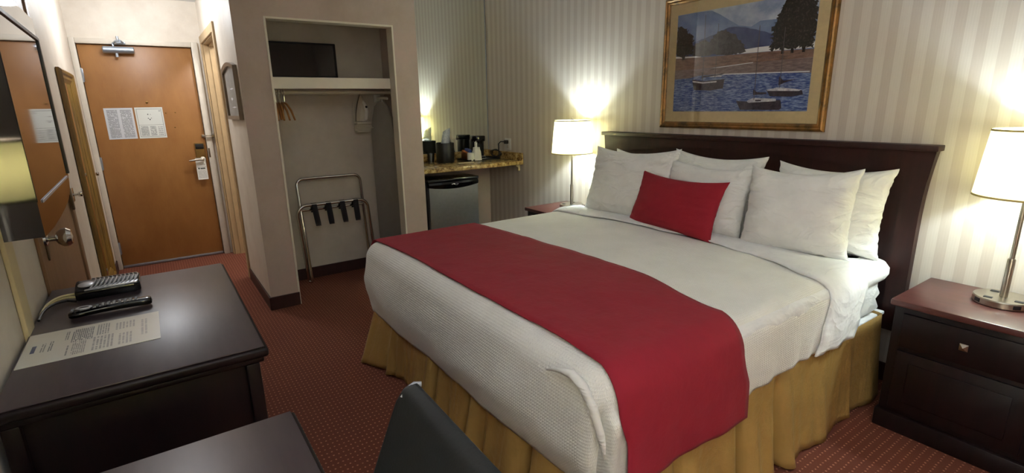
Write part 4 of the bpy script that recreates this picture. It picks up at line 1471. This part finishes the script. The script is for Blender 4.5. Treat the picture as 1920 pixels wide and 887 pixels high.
def build_headboard():
    t = thing('headboard', 'dark mahogany headboard with flared sides on the striped wall', 'headboard', (-1.89, 2.96, 0.30))
    xl, xr = -2.925, -0.862

    def edge(sgn, x):
        pts = []
        for k in range(13):
            z = 0.305 + (1.207 - 0.305) * k / 12
            f = max(0, (z - 0.85) / 0.36)
            pts.append((x + sgn * (0.026 * f ** 2.2), z))
        return pts
    R = edge(1, xr)
    L = edge(-1, xl)
    y0, y1 = 2.955, 2.985
    MB().prism([(x, y0, z) for x, z in R] + [(x, y0, z) for x, z in L[::-1]], (0, y1 - y0, 0)).build('panel', 'mahogany_head', t, smooth=False)
    # stiles and arched top rail standing proud of the panel
    def inner(x, sgn):
        return x - sgn * 0.085
    b = MB()
    rail = [(x, z) for x, z in R if z > 1.0]
    arch = []
    for k in range(25):
        u = k / 24
        arch.append((xl + 0.085 + (xr - xl - 0.17) * u, 1.085 + 0.072 * math.sin(PI * u) ** 0.9))
    y2 = 2.936
    top = [(R[-1][0], 1.207), (L[-1][0], 1.207)]
    b.prism([(R[-1][0], y2, 1.207), (xr + 0.012, y2, 1.085)] + [(x, y2, z) for x, z in arch[::-1]] + [(xl - 0.012, y2, 1.085), (L[-1][0], y2, 1.207)], (0, y0 - y2 - 0.0004, 0))
    b.build('arched_rail', 'mahogany_head', t, smooth=False)
    for E, sgn, x in ((R, 1, xr), (L, -1, xl)):
        lo = [p for p in E if p[1] < 1.085]
        b = MB()
        b.prism([(px, y2, pz) for px, pz in lo] + [(x + sgn * 0.012, y2, 1.085), (x - sgn * 0.085, y2, 1.085), (x - sgn * 0.085, y2, 0.305)], (0, y0 - y2 - 0.0004, 0))
        b.build('stile', 'mahogany_head', t, smooth=False)
    MB().box(-2.962, 2.912, 1.2075, -0.824, 2.992, 1.235, 0.004).build('cap_rail', 'mahogany_head', t)
    for x in (-2.7, -1.08):
        MB().box(x - 0.04, 2.96, 0.0, x + 0.04, 2.982, 0.304, 0.003).build('leg', 'mahogany_head', t)


# ---------------------------------------------------------------- nightstands, lamps
NS_H = 0.61


def build_nightstands():
    r = thing('nightstand', 'large dark mahogany nightstand nearest the camera, beside the headboard', 'nightstand', (-0.518, 2.99, 0), 'mahogany nightstands beside the bed')
    w = 0.267
    d0, d1 = -0.455, -0.005
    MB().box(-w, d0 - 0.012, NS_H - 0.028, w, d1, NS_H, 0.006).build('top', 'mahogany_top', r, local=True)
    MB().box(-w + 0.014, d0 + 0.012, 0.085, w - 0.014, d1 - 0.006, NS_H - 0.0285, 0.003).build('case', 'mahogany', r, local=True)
    MB().box(-w + 0.004, d0 - 0.004, 0.0, w - 0.004, d1 - 0.004, 0.0845, 0.006).build('plinth', 'mahogany', r, local=True)
    dr = MB().box(-w + 0.05, d0 - 0.002, 0.405, w - 0.05, d0 + 0.0115, 0.555, 0.003).build('drawer', 'mahogany', r, local=True)
    k = MB()
    k.box(-0.005, d0 - 0.012, 0.479, 0.005, d0 - 0.002, 0.489)
    a, b0 = 0.014, 0.484
    y = d0 - 0.020
    k.prism([(-a, y + 0.008, b0 - a), (a, y + 0.008, b0 - a), (a, y + 0.008, b0 + a), (-a, y + 0.008, b0 + a)], (0, -0.004, 0))
    v = [k.bm.verts.new(p) for p in ((-a, y + 0.004, b0 - a), (a, y + 0.004, b0 - a), (a, y + 0.004, b0 + a), (-a, y + 0.004, b0 + a), (0, y - 0.006, b0))]
    for i in range(4):
        k.bm.faces.new((v[i], v[(i + 1) % 4], v[4]))
    k.build('knob', 'nickel', dr, smooth=False, local=True)
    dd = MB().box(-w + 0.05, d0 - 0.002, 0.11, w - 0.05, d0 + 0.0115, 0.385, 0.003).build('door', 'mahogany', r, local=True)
    MB().box(-w + 0.10, d0 - 0.006, 0.155, w - 0.10, d0 - 0.0025, 0.34, 0.003).build('raised_panel', 'mahogany', dd, local=True)
    dup(r, (-3.19, 2.99, 0), 'dark mahogany nightstand on the counter side of the bed')

    # lamps
    LZ = NS_H
    l = thing('table_lamp', 'nickel table lamp with cream shade on the nightstand nearest the camera', 'lamp', (-0.490, 2.815, LZ), 'nickel table lamps with cream shades')
    base = MB().lathe([(0.0, 0.0), (0.094, 0.0), (0.097, 0.004), (0.097, 0.026), (0.094, 0.030), (0.0, 0.030)], seg=48, cap=False).build('base', 'nickel', l, local=True)
    for ang in (-2.15, -0.55, 2.2):
        x, y = 0.066 * math.cos(ang), 0.066 * math.sin(ang)
        MB().box(x - 0.014, y - 0.010, 0.0295, x + 0.014, y + 0.010, 0.0325, 0.001).build('socket', 'black', base, local=True)
    for ang in (-2.3, -0.9):
        x, y = 0.0965 * math.cos(ang), 0.0965 * math.sin(ang)
        m = MB().box(-0.003, -0.013, -0.008, 0.002, 0.013, 0.008, 0.001)
        m.xf(Matrix.Translation((x, y, 0.0155)) @ Matrix.Rotation(ang, 4, 'Z'))
        m.build('side_port', 'black', base, local=True)
    MB().lathe([(0.0, 0.03), (0.0135, 0.03), (0.0135, 0.188), (0.0115, 0.194), (0.0, 0.194)], seg=20, cap=False).build('pole_sleeve', 'nickel', l, local=True)
    MB().lathe([(0.0085, 0.19), (0.0085, 0.52)], seg=18).build('pole', 'nickel', l, local=True)
    zb, zt, rb, rt = 0.447, 0.712, 0.166, 0.143
    sh = MB().lathe([(rb, zb), (rt, zt)], seg=64, cap=False).build('shade', 'shade', l, local=True)
    for z, rr in ((zb, rb), (zt, rt)):
        b = MB()
        s = -1 if z == zt else 1
        b.lathe([(rr + 0.0012, z), (rr + 0.0012 - 0.0006 * s, z + 0.008 * s), (rr - 0.0012, z + 0.008 * s), (rr - 0.0012, z), (rr + 0.0012, z)], seg=64, cap=False)
        b.build('shade_trim', 'shade_trim', sh, local=True)
    b = MB()
    for k in range(3):
        a = 2 * PI * k / 3 + 0.3
        b.tube([(0.008 * math.cos(a), 0.008 * math.sin(a), zt - 0.012), (rt * math.cos(a), rt * math.sin(a), zt - 0.004)], 0.0018, 6)
    b.tube([(0, 0, 0.52), (0.04, 0, 0.55), (0.048, 0, 0.62), (0.03, 0, 0.68), (0, 0, 0.70)], 0.002, 6)
    b.tube([(0, 0, 0.52), (-0.04, 0, 0.55), (-0.048, 0, 0.62), (-0.03, 0, 0.68), (0, 0, 0.70)], 0.002, 6)
    b.build('harp', 'nickel', sh, local=True)
    MB().lathe([(0.0, 0.705), (0.016, 0.706), (0.016, 0.716), (0.006, 0.719), (0.005, 0.73), (0.0, 0.732)], seg=16, cap=False).build('finial', 'nickel', l, local=True)
    MB().lathe([(0.013, 0.52), (0.014, 0.55), (0.012, 0.555)], seg=16).build('bulb_socket', 'white_plastic', l, local=True)
    dup(l, (-3.195, 2.82, LZ), 'nickel table lamp with cream shade by the granite counter')
    # side table with a taller lamp, past the end of the writing desk
    st = thing('side_table', 'small dark side table past the end of the writing desk', 'side table', (0.56, -0.17, 0))
    MB().box(-0.22, -0.24, 0.522, 0.22, 0.24, 0.55, 0.006).build('top', 'mahogany_top', st, local=True)
    for sx in (-1, 1):
        for sy in (-1, 1):
            MB().box(sx * 0.19 - 0.018, sy * 0.21 - 0.018, 0, sx * 0.19 + 0.018, sy * 0.21 + 0.018, 0.5215, 0.003).build('leg', 'mahogany', st, local=True)
    dl = thing('table_lamp', 'nickel table lamp with taller yellow shade on the small side table', 'lamp', (0.56, -0.17, 0.55))
    MB().lathe([(0.0, 0.0), (0.094, 0.0), (0.097, 0.004), (0.097, 0.026), (0.094, 0.030), (0.0, 0.030)], seg=48, cap=False).build('base', 'nickel', dl, local=True)
    MB().lathe([(0.0105, 0.03), (0.0105, 0.52)], seg=18).build('pole', 'nickel', dl, local=True)
    sh = MB().lathe([(0.168, 0.435), (0.150, 0.77)], seg=64, cap=False).build('shade', 'yellow_shade', dl, local=True)
    for z, rr, sg in ((0.435, 0.168, 1), (0.77, 0.150, -1)):
        MB().lathe([(rr + 0.0014, z), (rr + 0.0014 - 0.001 * sg, z + 0.016 * sg), (rr - 0.0014, z + 0.016 * sg), (rr - 0.0014, z), (rr + 0.0014, z)], seg=64, cap=False).build('shade_trim', 'bronze', sh, local=True)


# ---------------------------------------------------------------- desks, chair, television
def build_desks():
    # dresser under the television
    t = thing('dresser', 'dark dresser with grey laminate top along the left wall', 'dresser', (-2.14, -0.11, 0))
    x0, x1, y0, y1, z = -2.672, -1.604, -0.409, 0.192, 0.76
    MB().box(x0, y0, z - 0.004, x1, y1, z, 0.0015).build('top', 'laminate', t)
    b = MB()
    b.box(x0 - 0.008, y0, z - 0.034, x1 + 0.010, y1 + 0.010, z - 0.0045, 0.009, 3)
    b.box(x0 + 0.006, y0, z - 0.052, x1 - 0.004, y1 - 0.004, z - 0.034, 0.004)
    b.build('moulded_edge', 'mahogany', t)
    MB().box(x0 + 0.03, y0 + 0.005, 0.08, x1 - 0.028, y1 - 0.045, z - 0.0525, 0.002).build('case', 'mahogany', t)
    for (px, py) in ((x1 - 0.045, y1 - 0.055), (x0 + 0.012, y1 - 0.055), (x1 - 0.045, y0 + 0.004), (x0 + 0.012, y0 + 0.004)):
        MB().box(px, py, 0, px + 0.038, py + 0.038, z - 0.0525, 0.006).build('corner_post', 'mahogany', t)
    MB().box(x0 + 0.04, y0 + 0.02, 0.0, x1 - 0.036, y1 - 0.06, 0.08).build('plinth', 'mahogany', t)
    for i in range(2):
        for j in range(3):
            xa = x0 + 0.06 + i * 0.485
            za = 0.10 + j * 0.197
            d = MB().box(xa, y1 - 0.047, za, xa + 0.465, y1 - 0.03, za + 0.185, 0.003).build('drawer', 'mahogany', t)
            MB().lathe([(0.006, 0), (0.006, 0.012), (0.014, 0.016), (0.012, 0.026), (0.0, 0.028)], (xa + 0.232, y1 - 0.03, za + 0.092), axis='Y', seg=16, cap=False).build('knob', 'nickel', d)
    # writing desk nearest the camera
    t = thing('writing_desk', 'dark writing desk nearest the camera with grey laminate top', 'desk', (-0.3, -0.12, 0))
    x0, x1, y1 = -1.19, 0.28, 0.177
    MB().box(x0, y0, z - 0.004, x1, y1, z, 0.0015).build('top', 'laminate', t)
    b = MB()
    b.box(x0 - 0.006, y0, z - 0.034, x1 + 0.006, y1 + 0.010, z - 0.0045, 0.009, 3)
    b.build('moulded_edge', 'mahogany', t)
    MB().box(x0 + 0.03, y0 + 0.01, 0.0, x0 + 0.055, y1 - 0.04, z - 0.0345, 0.003).build('end_panel', 'mahogany', t)
    MB().box(x1 - 0.055, y0 + 0.01, 0.0, x1 - 0.03, y1 - 0.04, z - 0.0345, 0.003).build('end_panel', 'mahogany', t)
    MB().box(x0 + 0.056, y0 + 0.012, 0.30, x1 - 0.056, y0 + 0.03, z - 0.0345).build('modesty_panel', 'mahogany', t)
    MB().box(x0 + 0.056, y1 - 0.06, z - 0.11, x1 - 0.056, y1 - 0.042, z - 0.0345).build('apron', 'mahogany', t)

    # desk chair: only its backrest rises into the picture
    c = thing('desk_chair', 'charcoal vinyl desk chair pushed near the bed foot', 'chair', (-0.70, 0.30, 0))
    tip = Vector((-0.925, 0.352, 0.885))

    def back(i, j):
        u = i / 12            # along X towards the camera
        v = j / 14            # down
        x = -0.932 + 0.45 * u
        z = 0.888 - 0.44 * v
        y = 0.350 - 0.42 * 0.44 * v - 0.012 * u
        if v < 0.07:        # small rounding of the upper corners
            k = (1 - v / 0.07) ** 2
            x = x + (0.014 * k if u < 0.5 else -0.014 * k) * (abs(u - 0.5) * 2) ** 8
        return Vector((x, y, z))
    b = MB()
    nu, nv = 13, 15
    F = [[b.bm.verts.new(back(i, j)) for j in range(nv)] for i in range(nu)]
    K = [[b.bm.verts.new(back(i, j) + Vector((0, 0.034, 0.014))) for j in range(nv)] for i in range(nu)]
    for i in range(nu - 1):
        for j in range(nv - 1):
            b.bm.faces.new((F[i][j], F[i + 1][j], F[i + 1][j + 1], F[i][j + 1]))
            b.bm.faces.new((K[i][j], K[i][j + 1], K[i + 1][j + 1], K[i + 1][j]))
    for i in range(nu - 1):
        b.bm.faces.new((F[i][0], K[i][0], K[i + 1][0], F[i + 1][0]))
        b.bm.faces.new((F[i][-1], F[i + 1][-1], K[i + 1][-1], K[i][-1]))
    for j in range(nv - 1):
        b.bm.faces.new((F[0][j], F[0][j + 1], K[0][j + 1], K[0][j]))
        b.bm.faces.new((F[-1][j], K[-1][j], K[-1][j + 1], F[-1][j + 1]))
    o = b.build('backrest', 'vinyl_black', c, angle=0.9)
    md = o.modifiers.new('rounded', 'BEVEL')
    md.width = 0.012
    md.segments = 3
    md.limit_method = 'ANGLE'
    # pale worn cap at the upper corner
    b = MB()
    q = back(0, 0)
    b.tube([q + Vector((0.012, -0.004, -0.016)), q + Vector((0.006, 0.010, -0.004)), q + Vector((0.012, 0.024, 0.006)), q + Vector((0.02, 0.036, 0.006))], 0.0055, 10)
    b.build('corner_cap', 'silver', c)
    MB().box(-0.935, -0.20, 0.385, -0.475, 0.165, 0.445, 0.022, 3).build('seat', 'vinyl_black', c)
    for x in (-0.915, -0.485):
        MB().tube([(x, -0.18, 0.0), (x, -0.16, 0.384)], 0.012, 12).build('leg', 'black', c)
        MB().tube([(x, 0.26, 0.0), (x, 0.18, 0.37), (x, 0.222, 0.47), (x, 0.275, 0.60)], 0.012, 12).build('leg', 'black', c)

    # cable box
    t = thing('cable_box', 'silver-topped black cable box with curved ribs on the dresser', 'cable box', (-2.50, -0.21, 0.76))
    zb = 0.7605
    x0, x1, ya, yb = -2.605, -2.445, -0.315, -0.112
    b = MB()
    b.prism([(x0, ya + 0.02, zb), (x0 + 0.02, ya, zb), (x1 - 0.01, ya, zb), (x1, ya + 0.01, zb), (x1, yb - 0.02, zb), (x1 - 0.02, yb, zb), (x0 + 0.02, yb, zb), (x0, yb - 0.02, zb)], (0, 0, 0.034), 0.003)
    b.build('case', 'black_gloss', t)

    def topz(u, v):
        return zb + 0.036 + 0.012 * math.sin(PI * min(1, max(0, u))) * 1.0 + 0.004 * (1 - v)
    b = MB()
    b.grid(12, 16, lambda i, j: (x0 + 0.004 + (x1 - x0 - 0.008) * i / 11, ya + 0.002 + (yb - ya - 0.004) * j / 15, topz(i / 11, j / 15) - 0.004))
    b.build('lid', 'black', t, solid=0.004)
    for k in range(11):
        b = MB()
        pts = []
        yc = ya + 0.045 + 0.0135 * k
        for m in range(11):
            f = m / 10
            x = x0 + 0.006 + (x1 - x0 - 0.012) * f
            y = yc + 0.030 * math.sin(PI * (0.15 + 0.7 * f)) - 0.012
            if y > yb - 0.004:
                continue
            pts.append((x, y, topz(f, (y - ya) / (yb - ya)) + 0.001))
        b.tube(pts, 0.0030, 6)
        b.build('rib', 'silver', t)
    b = MB()
    b.ball((x1 - 0.05, ya + 0.035, topz(0.6, 0.1) - 0.004), 0.03, 1.2, 0.9, 0.22)
    b.prism([(x1 - 0.045, ya + 0.09, zb + 0.036), (x1 - 0.002, ya + 0.03, zb + 0.034), (x1 - 0.002, yb - 0.01, zb + 0.034), (x1 - 0.03, yb - 0.004, zb + 0.036)], (0, 0, 0.006), 0.001)
    b.build('silver_nose', 'silver', t)
    for i, (m, dz, r) in enumerate((('cable_cream', 0.024, 0.0048), ('cable_cream', 0.014, 0.0048), ('black', 0.008, 0.0045))):
        b = MB()
        sx = -2.47 + 0.028 * (i == 2) + 0.01 * i
        pts = [(sx, ya + 0.003, zb + dz)]
        for k in range(1, 9):
            f = k / 8
            pts.append((sx + 0.17 * f ** 1.7 - 0.01 * i, ya - 0.085 * math.sin(f * PI / 2) ** 0.8, zb + dz + 0.010 * math.sin(f * PI) - (dz - 0.0055) * f - (0.10 * max(0, f - 0.8) if i < 2 else 0) * 0))
        b.tube(pts, r, 8)
        b.build('cable', m, t)

    # remote
    t = thing('remote_control', 'long black remote control with grey buttons on the dresser', 'remote control', (-2.245, -0.20, 0.76))
    b = MB()
    rr = []
    for k in range(15):
        f = k / 14
        y = -0.320 + 0.245 * f
        w = 0.026 * (1 - 0.25 * math.sin(PI * f)) * (1 if 0 < k < 14 else 0.55)
        zt = 0.786 + 0.006 * f + 0.004 * math.sin(PI * f)
        lo = 0.7605 + 0.012 * math.sin(PI * f) * 0.3
        rr.append([b.bm.verts.new(p) for p in ((-2.24 - w * 0.7, y, lo), (-2.24 - w, y, (lo + zt) / 2), (-2.24 - w * 0.9, y, zt), (-2.24 + w * 0.9, y, zt), (-2.24 + w, y, (lo + zt) / 2), (-2.24 + w * 0.7, y, lo))])
    for A, B in zip(rr, rr[1:]):
        for k in range(6):
            b.bm.faces.new((A[k], A[(k + 1) % 6], B[(k + 1) % 6], B[k]))
    b.bm.faces.new(rr[0])
    b.bm.faces.new(rr[-1][::-1])
    b.build('body', 'black_gloss', t, sub=1)
    b = MB()
    b.lathe([(0.016, 0), (0.015, 0.003), (0.010, 0.003), (0.010, 0.0015)], (-2.24, -0.272, 0.7915), seg=20, cap=False, sy=1.5)
    b.build('navigation_ring', 'silver', t)
    for i in range(8):
        for j in range(3):
            if i == 0 and j != 1:
                continue
            MB().box(-2.253 + j * 0.011, -0.240 + i * 0.016, 0.790, -2.245 + j * 0.011, -0.231 + i * 0.016, 0.7965, 0.0015).build('button', 'grey_key', t)
    for j in range(3):
        MB().box(-2.253 + j * 0.011, -0.308, 0.788, -2.245 + j * 0.011, -0.30, 0.7925, 0.0015).build('button', 'grey_key', t)

    # laminated guest sheet
    b = MB()
    sheet(b, (-1.862, -0.404, 0.7603), (-0.272, 0.0, 0), (0.0, 0.342, 0), (0, 0, 1), 0.0012)
    o = b.build('guest_guide_sheet', 'guide_print', smooth=False)
    # the print reads from the room: u runs along the wall, v from the room edge to the wall
    for lp in o.data.uv_layers[0].data:
        u, v = lp.uv
        lp.uv = (1 - u, 1 - v)
    tag(o, 'laminated white information sheet lying on the dresser top', 'information sheet')

    # wall television
    t = thing('television', 'glossy black television on the left wall over the dresser', 'television', (-2.07, -0.40, 1.15))
    X0, X1, yf = -2.47, -1.685, -0.25
    ztop, zscr1, zscr0 = 1.762, 1.690, 1.240
    b = MB()
    out = [(X0, ztop), (X1, ztop), (X1, 1.153), (-1.86, 1.147), (-2.02, 1.148), (-2.18, 1.153), (-2.29, 1.161), (-2.37, 1.173), (-2.42, 1.188), (-2.448, 1.206), (-2.464, 1.232), (X0, 1.262)]
    # near side flared towards the wall so it mirrors the side-table lamp
    A = [b.bm.verts.new((x, yf, z)) for x, z in out]
    B = [b.bm.verts.new((x + 0.008 if x > -2.0 else x, yf - 0.075, z)) for x, z in out]
    n = len(out)
    b.bm.faces.new(A)
    b.bm.faces.new(B[::-1])
    for i in range(n):
        b.bm.faces.new((A[i], B[i], B[(i + 1) % n], A[(i + 1) % n]))
    b.build('casing', 'screen', t, angle=0.3)
    MB().box(X0 + 0.03, yf + 0.0002, zscr0, X1 - 0.002, yf + 0.0016, zscr1).build('screen', 'screen', t, smooth=False)
    b = MB()
    b.box(X0 + 0.005, yf + 0.0002, zscr0, X0 + 0.03, yf + 0.006, zscr1 + 0.01, 0.001)
    b.box(X0 + 0.03, yf + 0.0002, zscr1 + 0.0002, X1 - 0.002, yf + 0.006, zscr1 + 0.012, 0.001)
    b.build('screen_rim', 'black', t, smooth=False)
    MB().box(X0 + 0.06, yf + 0.0002, zscr0 - 0.012, X1 - 0.08, yf + 0.003, zscr0 - 0.004, 0.001).build('streak_strip', 'silver', t, smooth=False)  # reflected bright streak under the screen, laid in as a silver strip
    b = MB()
    b.box(-2.3, -0.417, 1.25, -1.85, -0.326, 1.62, 0.01)
    b.build('wall_mount', 'black', t)
    t.rotation_euler.z = math.radians(0.8)


# ---------------------------------------------------------------- light and camera
def build_light():
    def pt(name, loc, power, col, r=0.05):
        l = bpy.data.lights.new(name, 'POINT')
        l.energy = power
        l.color = col
        l.shadow_soft_size = r
        o = bpy.data.objects.new(name, l)
        COL.objects.link(o)
        o.location = loc
        return o
    cool = (0.70, 0.86, 1.0)
    pt('lamp_bulb', (-0.490, 2.815, NS_H + 0.572), 16, cool, 0.03)
    pt('lamp_bulb', (-3.195, 2.82, NS_H + 0.572), 21, cool, 0.03)
    pt('lamp_bulb', (0.56, -0.17, 0.55 + 0.62), 240, (0.80, 0.89, 1.0), 0.03)
    pt('hall_light', (-5.16, 0.075, 2.30), 18, (0.92, 0.955, 1.0), 0.12)
    pt('bathroom_light', (-5.2, 1.0, 2.30), 20, (1.0, 0.98, 0.95), 0.07)
    w = bpy.data.worlds.new('World')
    SC.world = w
    w.use_nodes = True
    w.node_tree.nodes['Background'].inputs[0].default_value = (0.5, 0.5, 0.5, 1)
    w.node_tree.nodes['Background'].inputs[1].default_value = 0.2


def build_camera():
    f = 966.574
    yaw, pitch, roll = (math.radians(a) for a in (55.3413, 14.3363, 1.1099))
    fw = Vector((-math.sin(yaw) * math.cos(pitch), math.cos(yaw) * math.cos(pitch), -math.sin(pitch)))
    r = Vector((math.cos(yaw), math.sin(yaw), 0))
    d = fw.cross(r)
    c, s = math.cos(roll), math.sin(roll)
    right = c * r + s * d
    down = -s * r + c * d
    cam = bpy.data.cameras.new('camera')
    cam.sensor_fit = 'HORIZONTAL'
    cam.sensor_width = 36.0
    cam.lens = 36.0 * f / 1920.0
    cam.clip_start = 0.02
    o = bpy.data.objects.new('camera', cam)
    COL.objects.link(o)
    M = Matrix((right, -down, -fw)).transposed().to_4x4()
    M.translation = (0, 0, 1.45)
    o.matrix_world = M
    SC.camera = o


build_materials()
build_room()
build_entry()
build_picture()
build_closet()
build_niche()
build_bed()
build_headboard()
build_nightstands()
build_desks()
build_light()
build_camera()
for o in SC.objects:
    if '_at' in o:
        del o['_at']
v = SC.view_settings
v.view_transform = 'Standard'
v.look = 'None'
v.exposure = 0.58
v.gamma = 1.0
v.use_curve_mapping = False
SC.cycles.max_bounces = 12
SC.cycles.diffuse_bounces = 6
SC.cycles.transparent_max_bounces = 12
SC.cycles.use_denoising = True
